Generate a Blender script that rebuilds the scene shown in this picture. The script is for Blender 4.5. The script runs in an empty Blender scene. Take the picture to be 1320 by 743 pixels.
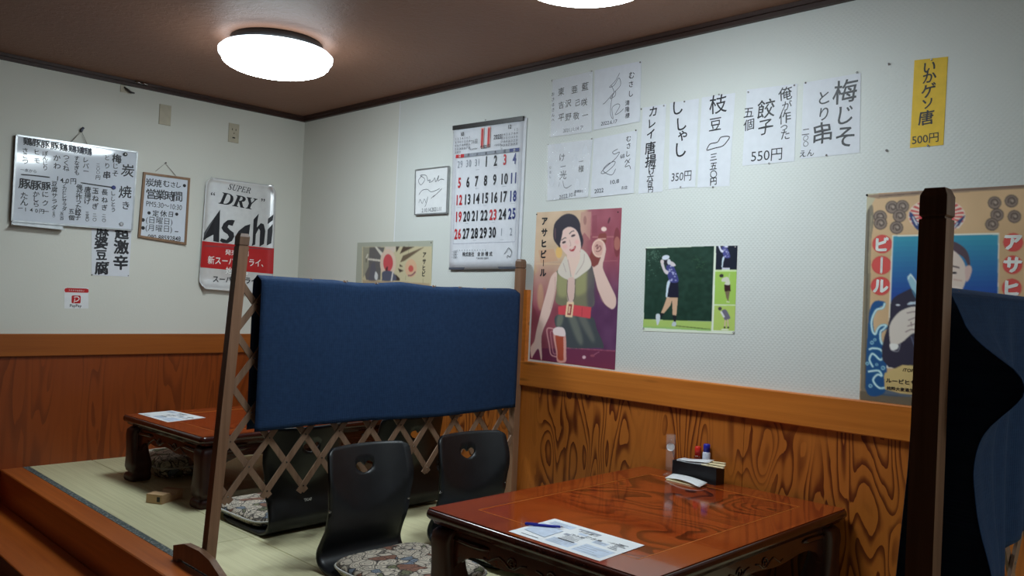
import bpy, bmesh, math, random
import numpy as np
from mathutils import Vector, Matrix
from mathutils.geometry import delaunay_2d_cdt

random.seed(7)
PI = math.pi
scene = bpy.context.scene
COL = scene.collection

# ------------------------------------------------------------------ camera
cam_d = bpy.data.cameras.new('camera')
cam_d.sensor_fit = 'HORIZONTAL'; cam_d.sensor_width = 36.0; cam_d.lens = 28.98
cam_d.clip_start = 0.05; cam_d.clip_end = 60
cam = bpy.data.objects.new('camera', cam_d); COL.objects.link(cam)
_r = Vector((0.71091317, 0.70192538, 0.04362594)); _u = Vector((-0.02254052, -0.03925896, 0.9989748)); _w = Vector((-0.70291848, 0.7111677, 0.01208795))
_m = Matrix((_r, _u, -_w)).transposed().to_4x4(); _m.translation = Vector((4.9492, -2.9429, 1.0199))
cam.matrix_world = _m
scene.camera = cam

# ------------------------------------------------------------------ world, exposure
CEIL = 2.18
world = bpy.data.worlds.new('world'); scene.world = world; world.use_nodes = True
world.node_tree.nodes['Background'].inputs[0].default_value = (0.75, 0.85, 1.0, 1)
world.node_tree.nodes['Background'].inputs[1].default_value = 0.03
scene.view_settings.view_transform = 'Standard'; scene.view_settings.look = 'None'
scene.view_settings.exposure = 0.0; scene.view_settings.gamma = 1.0; scene.view_settings.use_curve_mapping = False
LAMP_POWER = 36.0
LAMP_SPOTS = [(1.40, -1.0), (3.20, -0.90), (6.9, -1.0)]

# ------------------------------------------------------------------ helpers
def lin(c):
    c = c / 255.0
    return c / 12.92 if c <= 0.04045 else ((c + 0.055) / 1.055) ** 2.4
def rgb(r, g, b): return (lin(r), lin(g), lin(b), 1.0)

class MB:
    """collects faces for one mesh"""
    def __init__(s): s.v = []; s.f = []; s.m = []; s.sm = []
    def add(s, vs, fs, mat=0, smooth=False):
        n = len(s.v); s.v += [tuple(p) for p in vs]
        for f in fs: s.f.append(tuple(i + n for i in f)); s.m.append(mat); s.sm.append(smooth)
    def box(s, x0, y0, z0, x1, y1, z1, mat=0):
        vs = [(x0,y0,z0),(x1,y0,z0),(x1,y1,z0),(x0,y1,z0),(x0,y0,z1),(x1,y0,z1),(x1,y1,z1),(x0,y1,z1)]
        s.add(vs, [(0,3,2,1),(4,5,6,7),(0,1,5,4),(1,2,6,5),(2,3,7,6),(3,0,4,7)], mat)
    def rbox(s, x0, y0, z0, x1, y1, z1, b=0.003, mat=0):
        """box with chamfered edges, built as stacked rounded rings"""
        prof = [(b, z0), (0, z0 + b), (0, z1 - b), (b, z1)]
        s.ring((x0 + x1) / 2, (y0 + y1) / 2, (x1 - x0) / 2, (y1 - y0) / 2, prof, b * 1.2, 2, mat, False)
    def ring(s, cx, cy, hx, hy, prof, r=0.02, n=4, mat=0, smooth=True, cap=(True, True)):
        """stacked rounded rectangles: prof = [(inset, z), ...] bottom to top"""
        loops = []
        for ins, z in prof:
            a, b = hx - ins, hy - ins; rr = min(max(r - ins * 0.3, 0.0005), a * .98, b * .98); L = []
            for qx, qy, a0 in ((1, 1, 0), (-1, 1, PI/2), (-1, -1, PI), (1, -1, 1.5*PI)):
                for k in range(n + 1):
                    t = a0 + PI/2 * k / n
                    L.append((cx + qx*(a-rr) + rr*math.cos(t), cy + qy*(b-rr) + rr*math.sin(t), z))
            loops.append(L)
        s.loft(loops, mat, smooth, cap)
    def loft(s, loops, mat=0, smooth=True, cap=(True, True)):
        n = len(loops[0]); vs = [p for L in loops for p in L]; fs = []
        for i in range(len(loops) - 1):
            for j in range(n):
                k = (j + 1) % n
                fs.append((i*n + j, i*n + k, (i+1)*n + k, (i+1)*n + j))
        n0 = len(s.f)
        s.add(vs, fs, mat, smooth)
        base = len(s.v) - len(vs)
        if cap[0]: s.f.append(tuple(base + j for j in reversed(range(n)))); s.m.append(mat); s.sm.append(False)
        if cap[1]: s.f.append(tuple(base + (len(loops)-1)*n + j for j in range(n))); s.m.append(mat); s.sm.append(False)
    def prism(s, poly, d, fn, mat=0):
        """extrude a 2D outline by d=(d0,d1); fn(a,b,d)->xyz"""
        n = len(poly); vs = [fn(a, b, d[0]) for a, b in poly] + [fn(a, b, d[1]) for a, b in poly]
        fs = [tuple(reversed(range(n))), tuple(range(n, 2*n))] + [(i, (i+1) % n, n + (i+1) % n, n + i) for i in range(n)]
        s.add(vs, fs, mat)
    def tube(s, pts, r, n=6, mat=0, closed=False):
        pts = [Vector(p) for p in pts]; N = len(pts); loops = []
        up = Vector((0, 0, 1))
        for i, p in enumerate(pts):
            a = pts[(i-1) % N] if (closed or i > 0) else p; b = pts[(i+1) % N] if (closed or i < N-1) else p
            t = (b - a).normalized() if (b - a).length > 1e-9 else Vector((0, 0, 1))
            x = t.cross(up)
            if x.length < 0.05: x = t.cross(Vector((1, 0, 0)))
            x.normalize(); y = x.cross(t)
            rr = r[i] if isinstance(r, (list, tuple)) else r
            loops.append([tuple(p + x*rr*math.cos(2*PI*k/n) + y*rr*math.sin(2*PI*k/n)) for k in range(n)])
        if closed: loops.append(loops[0]); s.loft(loops, mat, True, (False, False))
        else: s.loft(loops, mat, True)
    def lathe(s, prof, n=24, c=(0, 0, 0), mat=0, smooth=True, cap=(True, True), sx=1, sy=1):
        s.loft([[(c[0] + r*sx*math.cos(2*PI*k/n), c[1] + r*sy*math.sin(2*PI*k/n), c[2] + z) for k in range(n)] for r, z in prof], mat, smooth, cap)
    def grid(s, nu, nv, fn, mat=0, smooth=True):
        vs = [fn(i/nu, j/nv) for j in range(nv+1) for i in range(nu+1)]
        fs = [(j*(nu+1)+i, j*(nu+1)+i+1, (j+1)*(nu+1)+i+1, (j+1)*(nu+1)+i) for j in range(nv) for i in range(nu)]
        s.add(vs, fs, mat, smooth)
    def mesh(s, name, mats):
        me = bpy.data.meshes.new(name); me.from_pydata(s.v, [], s.f)
        for m in (mats if isinstance(mats, (list, tuple)) else [mats]): me.materials.append(m)
        me.polygons.foreach_set('material_index', s.m); me.polygons.foreach_set('use_smooth', s.sm)
        me.update(); return me

def obj(name, mb, mats, parent=None, loc=None, rot=None, fix=True):
    me = mb.mesh(name, mats) if isinstance(mb, MB) else mb
    if fix and isinstance(mb, MB) and len(me.polygons) < 20000:
        bm = bmesh.new(); bm.from_mesh(me)
        bmesh.ops.recalc_face_normals(bm, faces=bm.faces)
        bm.to_mesh(me); bm.free()
    o = bpy.data.objects.new(name, me); COL.objects.link(o)
    if parent: o.parent = parent
    if loc: o.location = loc
    if rot: o.rotation_euler = rot
    return o
def tag(o, label=None, cat=None, group=None, kind=None):
    if label: o['label'] = label
    if cat: o['category'] = cat
    if group: o['group'] = group
    if kind: o['kind'] = kind
    return o
def thing(name, label, cat, loc=(0, 0, 0), rotz=0.0, group=None):
    o = bpy.data.objects.new(name, None); COL.objects.link(o); o.empty_display_size = 0.1
    o.location = loc; o.rotation_euler = (0, 0, rotz)
    return tag(o, label, cat, group)
def dup(root, loc, rotz, label, group=None):
    def cp(o, par):
        c = o.copy(); COL.objects.link(c)
        if par: c.parent = par
        for ch in list(kids.get(o.name, [])): cp(ch, c)
        return c
    kids = {}
    for o in list(COL.objects):
        if o.parent: kids.setdefault(o.parent.name, []).append(o)
    c = cp(root, None); c.location = loc; c.rotation_euler = (0, 0, rotz); tag(c, label, None, group)
    return c

# ------------------------------------------------------------------ materials
def newmat(name):
    m = bpy.data.materials.new(name); m.use_nodes = True
    nt = m.node_tree; return m, nt, nt.nodes['Principled BSDF']
def N(nt, kind, **kw):
    n = nt.nodes.new(kind)
    for k, v in kw.items():
        if k.startswith('i_'):
            key = k[2:]; key = int(key) if key.isdigit() else key.replace('_', ' ')
            n.inputs[key].default_value = v
        else: setattr(n, k, v)
    return n
def coords(nt, scale=(1, 1, 1), rot=(0, 0, 0), src='Object'):
    tc = N(nt, 'ShaderNodeTexCoord'); mp = N(nt, 'ShaderNodeMapping')
    mp.inputs['Scale'].default_value = scale; mp.inputs['Rotation'].default_value = rot
    nt.links.new(tc.outputs[src], mp.inputs[0]); return mp.outputs[0]
def ramp(nt, fac, stops, interp='LINEAR'):
    r = N(nt, 'ShaderNodeValToRGB'); cr = r.color_ramp; cr.interpolation = interp
    while len(cr.elements) < len(stops): cr.elements.new(0.5)
    for e, (p, c) in zip(cr.elements, stops): e.position = p; e.color = c
    nt.links.new(fac, r.inputs[0]); return r.outputs[0]
def math_(nt, op, a, b=None, c=None):
    n = N(nt, 'ShaderNodeMath', operation=op)
    for i, v in enumerate((a, b, c)):
        if v is None: continue
        if isinstance(v, (int, float)): n.inputs[i].default_value = v
        else: nt.links.new(v, n.inputs[i])
    return n.outputs[0]
def noise(nt, vec, scale, detail=2.0, rough=0.5, dist=0.0):
    n = N(nt, 'ShaderNodeTexNoise'); n.inputs['Scale'].default_value = scale; n.inputs['Detail'].default_value = detail
    n.inputs['Roughness'].default_value = rough; n.inputs['Distortion'].default_value = dist
    if vec is not None: nt.links.new(vec, n.inputs['Vector'])
    return n.outputs['Fac']
def bump(nt, bsdf, h, strength=0.2, dist=0.005):
    b = N(nt, 'ShaderNodeBump'); b.inputs['Strength'].default_value = strength; b.inputs['Distance'].default_value = dist
    nt.links.new(h, b.inputs['Height']); nt.links.new(b.outputs[0], bsdf.inputs['Normal'])
def plain(name, c, rough=0.5, metal=0.0, var=0.06, coat=0.0, nscale=30.0, spec=0.5):
    m, nt, b = newmat(name)
    f = noise(nt, coords(nt), nscale, 3)
    col = rgb(*c); lo = tuple(x*(1-var*2) for x in col[:3]) + (1,); hi = tuple(min(1, x*(1+var*2)) for x in col[:3]) + (1,)
    nt.links.new(ramp(nt, f, [(0.3, lo), (0.7, hi)]), b.inputs['Base Color'])
    b.inputs['Roughness'].default_value = rough; b.inputs['Metallic'].default_value = metal
    b.inputs['Coat Weight'].default_value = coat; b.inputs['Specular IOR Level'].default_value = spec
    return m
def mixc(nt, fac, a, b):
    n = N(nt, 'ShaderNodeMix', data_type='RGBA')
    for i, v in ((0, fac), (6, a), (7, b)):
        if isinstance(v, (int, float)): n.inputs[i].default_value = v
        elif isinstance(v, tuple): n.inputs[i].default_value = v
        else: nt.links.new(v, n.inputs[i])
    return n.outputs[2]
def figured(name, axes, light, mid, dark, rough=0.4, freq=9.0, stretch=(3.2, 3.2, 0.75), thr=0.82, coat=0.0, fine=60, seed=0.0, contrast=1.0):
    """flat-sawn veneer: contour lines of a stretched noise give flame figure"""
    m, nt, b = newmat(name)
    tc = N(nt, 'ShaderNodeTexCoord'); mp = N(nt, 'ShaderNodeMapping'); mp.inputs['Scale'].default_value = stretch
    mp.inputs['Location'].default_value = (seed, seed*1.7, seed*.3)
    nt.links.new(tc.outputs['Object'], mp.inputs[0]); v = mp.outputs[0]
    n1 = noise(nt, v, 1.6, 1.0, 0.45, 0.25)
    n2 = noise(nt, v, 7.0, 2.0, 0.5)
    h = math_(nt, 'MULTIPLY_ADD', n2, 0.035, n1)
    fr = math_(nt, 'FRACT', math_(nt, 'MULTIPLY', h, freq))
    # amount of figure varies over the board
    amt = ramp(nt, noise(nt, v, 0.9, 1.0), [(0.38, (.15,)*3+(1,)), (0.50, (1,)*3+(1,))])
    line = ramp(nt, fr, [(0.0, (0,)*3+(1,)), (thr-0.30, (.08,)*3+(1,)), (thr, (.85,)*3+(1,)), (0.97, (1,)*3+(1,)), (1.0, (0,)*3+(1,))])
    f = math_(nt, 'MULTIPLY', math_(nt, 'MULTIPLY', line, amt), contrast)
    mp2 = N(nt, 'ShaderNodeMapping'); mp2.inputs['Scale'].default_value = tuple(fine if s > 1.5 else 2.0 for s in stretch)
    nt.links.new(tc.outputs['Object'], mp2.inputs[0])
    g = noise(nt, mp2.outputs[0], 1.0, 3)
    base = mixc(nt, g, rgb(*light), rgb(*mid))
    nt.links.new(mixc(nt, f, base, rgb(*dark)), b.inputs['Base Color'])
    b.inputs['Roughness'].default_value = rough; b.inputs['Coat Weight'].default_value = coat; b.inputs['Coat Roughness'].default_value = 0.08
    bump(nt, b, g, 0.08, 0.002)
    return m
def grain(name, light, dark, axis=0, rough=0.4, coat=0.0, knots=False, f=50):
    m, nt, b = newmat(name)
    sc = [f, f, f]; sc[axis] = 1.6
    g = noise(nt, coords(nt, tuple(sc)), 1.0, 4, 0.6, 0.3)
    sc2 = [6, 6, 6]; sc2[axis] = 0.8
    g2 = noise(nt, coords(nt, tuple(sc2)), 1.0, 2)
    t = math_(nt, 'ADD', math_(nt, 'MULTIPLY', g, .6), math_(nt, 'MULTIPLY', g2, .4))
    col = ramp(nt, t, [(0.35, rgb(*dark)), (0.62, rgb(*light))])
    if knots:
        sc3 = [9, 9, 9]; sc3[axis] = 1.5
        vo = N(nt, 'ShaderNodeTexVoronoi'); vo.inputs['Scale'].default_value = 1.0
        nt.links.new(coords(nt, tuple(sc3)), vo.inputs['Vector'])
        k = ramp(nt, vo.outputs['Distance'], [(0.03, (1,)*3+(1,)), (0.10, (0,)*3+(1,))])
        col = mixc(nt, math_(nt, 'MULTIPLY', k, .5), col, rgb(60, 25, 10))
    nt.links.new(col, b.inputs['Base Color'])
    b.inputs['Roughness'].default_value = rough; b.inputs['Coat Weight'].default_value = coat
    bump(nt, b, g, 0.1, 0.002)
    return m

M = {}
# --- walls and ceiling
m, nt, b = newmat('wallpaper_plain'); M['wall'] = m
f = noise(nt, coords(nt), 90, 4, 0.6)
nt.links.new(ramp(nt, noise(nt, coords(nt), 1.2, 2), [(0.3, rgb(214, 214, 204)), (0.7, rgb(221, 221, 212))]), b.inputs['Base Color'])
b.inputs['Roughness'].default_value = 0.75; bump(nt, b, f, 0.25, 0.002)
m, nt, b = newmat('wallpaper_embossed'); M['wall_emb'] = m
v = coords(nt, (1, 1, 1)); sp = N(nt, 'ShaderNodeSeparateXYZ'); nt.links.new(v, sp.inputs[0])
k = 2*PI/0.0135
a = math_(nt, 'SINE', math_(nt, 'MULTIPLY', math_(nt, 'ADD', sp.outputs[0], sp.outputs[2]), k*0.75))
c = math_(nt, 'SINE', math_(nt, 'MULTIPLY', math_(nt, 'SUBTRACT', sp.outputs[0], sp.outputs[2]), k*0.75))
h = math_(nt, 'MULTIPLY', math_(nt, 'ADD', a, 1.0), math_(nt, 'ADD', c, 1.0))
nt.links.new(ramp(nt, noise(nt, coords(nt), 1.2, 2), [(0.3, rgb(214, 218, 214)), (0.7, rgb(220, 224, 220))]), b.inputs['Base Color'])
b.inputs['Roughness'].default_value = 0.6; bump(nt, b, h, 0.15, 0.001)
m, nt, b = newmat('ceiling_brown'); M['ceiling'] = m
f = noise(nt, coords(nt), 26, 4, 0.65, 0.6)
nt.links.new(ramp(nt, noise(nt, coords(nt), 1.0, 2), [(0.3, rgb(130, 92, 72)), (0.7, rgb(138, 99, 78))]), b.inputs['Base Color'])
b.inputs['Roughness'].default_value = 0.6; bump(nt, b, ramp(nt, f, [(0.45, (0,)*3+(1,)), (0.6, (1,)*3+(1,))]), 0.3, 0.004)
M['cornice'] = grain('cornice_dark_wood', (62, 36, 26), (44, 24, 18), 0, 0.5)
# --- woods
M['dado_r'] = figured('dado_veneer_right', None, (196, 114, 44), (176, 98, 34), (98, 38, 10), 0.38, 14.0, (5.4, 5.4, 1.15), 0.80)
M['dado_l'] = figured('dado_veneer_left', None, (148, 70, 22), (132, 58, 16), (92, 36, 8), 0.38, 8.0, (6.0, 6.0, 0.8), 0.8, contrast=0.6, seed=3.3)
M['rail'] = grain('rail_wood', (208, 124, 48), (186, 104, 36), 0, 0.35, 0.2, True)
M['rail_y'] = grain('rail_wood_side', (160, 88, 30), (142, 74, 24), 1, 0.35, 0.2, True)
M['kerb'] = grain('kerb_wood', (190, 100, 36), (162, 78, 24), 0, 0.32, 0.2, True, 40)
M['lath'] = grain('lath_wood', (142, 112, 90), (112, 84, 64), 2, 0.55)
M['post'] = grain('post_wood', (150, 112, 86), (118, 84, 60), 2, 0.5)
M['postdark'] = grain('post_cap_wood', (128, 96, 74), (100, 72, 54), 2, 0.45)
M['table'] = grain('table_lacquer', (156, 68, 26), (128, 48, 16), 1, 0.12, 0.5, False, 30)
M['table_dark'] = grain('table_lacquer_dark', (70, 28, 18), (44, 16, 10), 1, 0.22, 0.25, False, 30)
M['table_leg'] = grain('table_leg_wood', (74, 30, 19), (48, 18, 11), 2, 0.42, 0.05, False, 30)
M['inlay'] = figured('table_inlay_veneer', None, (164, 66, 26), (140, 52, 18), (70, 22, 8), 0.10, 15.0, (1.5, 2.6, 1.6), 0.74, 0.5, fine=40, seed=1.9, contrast=1.0)
M['lightwood'] = grain('light_wood', (206, 170, 130), (186, 148, 108), 0, 0.55)
M['framewood'] = grain('frame_wood', (150, 116, 86), (122, 90, 64), 2, 0.5)
M['black_lacquer'] = plain('black_lacquer', (20, 22, 26), 0.42, var=0.1, coat=0.0)
# --- textile
m, nt, b = newmat('tatami'); M['tatami'] = m
v = coords(nt, (1, 1, 1)); sp = N(nt, 'ShaderNodeSeparateXYZ'); nt.links.new(v, sp.inputs[0])
w1 = math_(nt, 'SINE', math_(nt, 'MULTIPLY', sp.outputs[1], 2*PI/0.007))
w2 = math_(nt, 'SINE', math_(nt, 'MULTIPLY', sp.outputs[0], 2*PI/0.03))
g = noise(nt, coords(nt, (2, 90, 2)), 1.0, 3)
nt.links.new(ramp(nt, g, [(0.3, rgb(206, 200, 158)), (0.7, rgb(222, 217, 176))]), b.inputs['Base Color'])
b.inputs['Roughness'].default_value = 0.55; bump(nt, b, math_(nt, 'ADD', w1, math_(nt, 'MULTIPLY', w2, .3)), 0.25, 0.001)
m, nt, b = newmat('tatami_border'); M['heri'] = m
v = coords(nt, (1, 1, 1)); vo = N(nt, 'ShaderNodeTexVoronoi'); vo.inputs['Scale'].default_value = 90
nt.links.new(v, vo.inputs['Vector'])
nt.links.new(ramp(nt, vo.outputs['Distance'], [(0.15, rgb(150, 150, 146)), (0.5, rgb(74, 84, 84))]), b.inputs['Base Color'])
b.inputs['Roughness'].default_value = 0.85
m, nt, b = newmat('navy_cloth'); M['navy'] = m
v = coords(nt, (1, 1, 1)); sp = N(nt, 'ShaderNodeSeparateXYZ'); nt.links.new(v, sp.inputs[0])
wz = math_(nt, 'SINE', math_(nt, 'MULTIPLY', sp.outputs[2], 2*PI/0.006)); wy = math_(nt, 'SINE', math_(nt, 'MULTIPLY', sp.outputs[1], 2*PI/0.006))
nt.links.new(ramp(nt, noise(nt, coords(nt, (8, 60, 60)), 1.0, 3), [(0.3, rgb(32, 54, 86)), (0.7, rgb(37, 61, 95))]), b.inputs['Base Color'])
b.inputs['Roughness'].default_value = 0.9; b.inputs['Specular IOR Level'].default_value = 0.2
bump(nt, b, math_(nt, 'ADD', wz, wy), 0.3, 0.0008)
def floral(name, ground, c1, c2, c3, sc=14):
    m, nt, b = newmat(name)
    v = coords(nt)
    nz = N(nt, 'ShaderNodeTexNoise'); nz.inputs['Scale'].default_value = 9; nz.inputs['Detail'].default_value = 2
    nt.links.new(v, nz.inputs['Vector'])
    mx = N(nt, 'ShaderNodeVectorMath', operation='MULTIPLY_ADD'); mx.inputs[1].default_value = (.12, .12, .12)
    nt.links.new(nz.outputs['Color'], mx.inputs[0]); nt.links.new(v, mx.inputs[2])
    vo = N(nt, 'ShaderNodeTexVoronoi'); vo.inputs['Scale'].default_value = sc; nt.links.new(mx.outputs[0], vo.inputs['Vector'])
    ed = N(nt, 'ShaderNodeTexVoronoi', feature='DISTANCE_TO_EDGE'); ed.inputs['Scale'].default_value = sc; nt.links.new(mx.outputs[0], ed.inputs['Vector'])
    sx = N(nt, 'ShaderNodeSeparateColor'); nt.links.new(vo.outputs['Color'], sx.inputs[0])
    col = ramp(nt, sx.outputs[0], [(0, rgb(*ground)), (0.42, rgb(*c1)), (0.54, rgb(*ground)), (0.76, rgb(*c2)), (0.84, rgb(*c3)), (0.92, rgb(*ground))], 'CONSTANT')
    ring = ramp(nt, math_(nt, 'FRACT', math_(nt, 'MULTIPLY', vo.outputs['Distance'], 4.5)), [(0.0, (0,)*3+(1,)), (.72, (0,)*3+(1,)), (.8, (1,)*3+(1,))])
    col = mixc(nt, math_(nt, 'MULTIPLY', ring, .75), col, rgb(48, 40, 40))
    line = ramp(nt, ed.outputs['Distance'], [(0.03, (1,)*3+(1,)), (0.07, (0,)*3+(1,))])
    nt.links.new(mixc(nt, math_(nt, 'MULTIPLY', line, .85), col, rgb(52, 44, 44)), b.inputs['Base Color'])
    b.inputs['Roughness'].default_value = 0.85
    bump(nt, b, noise(nt, v, 300, 2), 0.3, 0.001)
    return m
M['floral'] = floral('floral_fabric', (214, 202, 184), (150, 106, 88), (126, 138, 152), (120, 122, 92), 23)
M['floral_blue'] = floral('floral_fabric_blue', (196, 206, 214), (110, 140, 176), (210, 216, 214), (120, 146, 150), 27)
M['piping'] = plain('white_piping', (222, 220, 212), 0.8)
# --- small things
M['paper'] = plain('white_paper', (222, 225, 232), 0.7, var=0.015)
M['paper_w'] = plain('card_white', (232, 234, 236), 0.6, var=0.015)
M['yellow'] = plain('yellow_paper', (236, 196, 62), 0.7, var=0.03)
M['plastic'] = plain('ivory_plastic', (188, 180, 158), 0.4, var=0.03)
M['dark'] = plain('dark_plastic', (34, 32, 32), 0.45)
M['ink'] = plain('black_ink', (26, 26, 34), 0.5)
M['ink_soft'] = plain('grey_ink', (74, 78, 90), 0.6)
M['ink_red'] = plain('red_ink', (196, 36, 46), 0.5)
M['ink_blue'] = plain('blue_ink', (34, 48, 120), 0.5)
M['ink_pink'] = plain('pink_ink', (240, 170, 160), 0.5)
M['ink_grey'] = plain('pale_grey_ink', (150, 156, 168), 0.6)
M['ink_pale'] = plain('pale_blue_ink', (196, 208, 226), 0.6)
M['white_ink'] = plain('white_ink', (240, 240, 236), 0.5)
M['board'] = plain('whiteboard_enamel', (216, 222, 232), 0.12, var=0.01, coat=0.3)
M['alu'] = plain('aluminium', (176, 178, 180), 0.35, 0.8)
M['steel'] = plain('steel', (190, 190, 192), 0.25, 1.0)
M['silver'] = plain('silver_sheet', (226, 226, 228), 0.24, 0.5, var=0.02)
M['red_sheet'] = plain('red_print', (190, 26, 30), 0.35, var=0.02)
M['cord'] = plain('cord', (150, 146, 136), 0.7)
M['red_cap'] = plain('red_cap', (220, 44, 34), 0.35)
M['blue_cap'] = plain('blue_cap', (36, 42, 168), 0.35)
M['bottle_white'] = plain('bottle_white', (214, 218, 232), 0.3)
M['bottle_soy'] = plain('bottle_brown', (110, 40, 24), 0.2)
M['cream'] = plain('cream_paper', (236, 222, 180), 0.7)
m, nt, b = newmat('clear_glass'); M['glass'] = m
b.inputs['Base Color'].default_value = (.9, .9, .9, 1); b.inputs['Alpha'].default_value = 0.06
b.inputs['Roughness'].default_value = 0.05; b.inputs['Specular IOR Level'].default_value = 0.9
m, nt, b = newmat('clear_sleeve'); M['sleeve'] = m      # thin clear film bag
b.inputs['Base Color'].default_value = (1, 1, 1, 1); b.inputs['Roughness'].default_value = 0.12
b.inputs['Alpha'].default_value = 0.16
bump(nt, b, noise(nt, coords(nt, (3, 3, 1)), 14, 3, .6, .8), 0.8, 0.01)
m, nt, b = newmat('printed_colour'); M['print'] = m     # colours come from the print's own colour layer
at = N(nt, 'ShaderNodeVertexColor', layer_name='ink'); nt.links.new(at.outputs[0], b.inputs['Base Color']); b.inputs['Roughness'].default_value = 0.45
m, nt, b = newmat('lamp_diffuser'); M['lamp'] = m
b.inputs['Base Color'].default_value = rgb(240, 244, 250); b.inputs['Emission Color'].default_value = (0.83, 0.95, 1.0, 1); b.inputs['Emission Strength'].default_value = LAMP_POWER
m, nt, b = newmat('lamp_rim'); M['lamp_rim'] = m
b.inputs['Base Color'].default_value = rgb(225, 232, 240); b.inputs['Emission Color'].default_value = (0.80, 0.92, 1.0, 1); b.inputs['Emission Strength'].default_value = LAMP_POWER*.11
M['low_floor'] = grain('low_floor_wood', (70, 46, 32), (48, 32, 22), 0, 0.5)
M['wall_dark'] = grain('dark_panelling', (70, 52, 40), (52, 38, 30), 2, 0.6)
# ------------------------------------------------------------------ large structure
def struct(name, mb, mats, parent=None, kind=True, **kw):
    o = obj(name, mb, mats, parent, **kw)
    if parent is None: o['kind'] = 'structure'
    return o
XR, YF = 7.8, -5.4           # far ends of the room, behind the viewer
RAIL0, RAIL1 = 0.595, 0.715
# right wall (plane y=0): plain piece in the corner, embossed paper from the joint on
mb = MB(); mb.box(-0.1, 0, -0.35, 1.05, 0.1, CEIL, 0); mb.box(1.05, 0, -0.35, XR + .1, 0.1, CEIL, 1)
wall_right = struct('wall_right', mb, [M['wall'], M['wall_emb']])
mb = MB(); mb.box(-0.1, YF - .1, -0.35, 0, 0.0, CEIL)
wall_left = struct('wall_left', mb, M['wall'])
mb = MB(); mb.box(XR, YF - .1, -0.35, XR + .1, 0, CEIL); struct('wall_far', mb, M['wall'])
mb = MB(); mb.box(-.1, YF - .1, -0.35, XR, YF, CEIL); struct('wall_near', mb, M['wall_dark'])
mb = MB(); mb.box(-.1, YF - .1, CEIL, XR + .1, .1, CEIL + .08); struct('ceiling', mb, M['ceiling'])
mb = MB(); mb.box(1.047, -0.0003, RAIL1, 1.055, 0.0, 2.15); struct('trim_1', mb, M['paper_w'])
# cornice: two stepped battens on each wall
mb = MB(); mb.box(0, -.022, 2.147, XR, 0, CEIL); mb.box(0, -.034, 2.163, XR, -.022, CEIL); struct('trim_2', mb, M['cornice'])
mb = MB(); mb.box(0, YF, 2.147, .022, -.022, CEIL); mb.box(.022, YF, 2.163, .034, -.034, CEIL); struct('trim_3', mb, M['cornice'])
# dado: sheets of veneered board under a rail
def dado(name, along, a0, a1, cuts, mat, railmat, z0):
    root = bpy.data.objects.new(name, None); COL.objects.link(root); root['kind'] = 'structure'
    cs = [a0] + cuts + [a1]
    for i in range(len(cs) - 1):
        p, q = cs[i] + .0008, cs[i+1] - .0008
        mb = MB()
        if along == 'x': mb.box(p, -.008, z0, q, 0, RAIL0)
        else: mb.box(0, p, z0, .008, q, RAIL0)
        obj('panel', mb, mat, root)
    mb = MB()
    if along == 'x':
        mb.add([(a0,-.024,RAIL0),(a1,-.024,RAIL0),(a1,-.028,RAIL0+.004),(a0,-.028,RAIL0+.004),(a0,-.028,RAIL1-.004),(a1,-.028,RAIL1-.004),(a1,-.024,RAIL1),(a0,-.024,RAIL1),(a0,0,RAIL0),(a1,0,RAIL0),(a1,0,RAIL1),(a0,0,RAIL1)],
               [(0,1,2,3),(3,2,5,4),(4,5,6,7),(8,9,1,0),(7,6,10,11),(0,3,4,7,11,8),(1,9,10,6,5,2)])
    else:
        mb.add([(.024,a0,RAIL0),(.024,a1,RAIL0),(.028,a1,RAIL0+.004),(.028,a0,RAIL0+.004),(.028,a0,RAIL1-.004),(.028,a1,RAIL1-.004),(.024,a1,RAIL1),(.024,a0,RAIL1),(0,a0,RAIL0),(0,a1,RAIL0),(0,a1,RAIL1),(0,a0,RAIL1)],
               [(0,1,2,3),(3,2,5,4),(4,5,6,7),(8,9,1,0),(7,6,10,11),(0,3,4,7,11,8),(1,9,10,6,5,2)])
    obj('rail', mb, railmat, root)
    return root
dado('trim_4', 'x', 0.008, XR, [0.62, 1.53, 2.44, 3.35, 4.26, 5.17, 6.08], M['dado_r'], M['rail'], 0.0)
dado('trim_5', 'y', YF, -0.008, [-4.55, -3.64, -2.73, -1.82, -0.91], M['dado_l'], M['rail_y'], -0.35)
# short upright batten standing on the rail next to the folding screen
mb = MB(); mb.box(2.105, -.026, RAIL1, 2.172, 0, 1.063); struct('trim_6', mb, M['rail'])
# raised floor: core, mats, kerb, step
mb = MB(); mb.box(0, -1.60, -0.35, XR, 0, -0.03); floor = struct('floor', mb, M['low_floor'])
def mat_piece(x0, y0, x1, y1):
    mb = MB(); g = .0012; mb.ring((x0+x1)/2, (y0+y1)/2, (x1-x0)/2 - g, (y1-y0)/2 - g, [(0, -.03), (0, -.003), (.003, 0)], .002, 1, smooth=False)
    return obj('tatami_mat', mb, M['tatami'], floor)
for x0, x1 in ((0, 1.85), (1.85, 3.65), (3.65, 5.45), (5.45, XR)):
    mat_piece(x0, -1.575, x1, -1.256)
    mb = MB(); mb.box(x0 + .001, -1.606, -.03, x1 - .001, -1.5755, .0008); obj('mat_border', mb, M['heri'], floor)
xs = [0, .92, 1.85, 2.77, 3.69, 4.61, 5.53, 6.45, XR]
for x0, x1 in zip(xs, xs[1:]): mat_piece(x0, -1.256, x1, 0)
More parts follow.
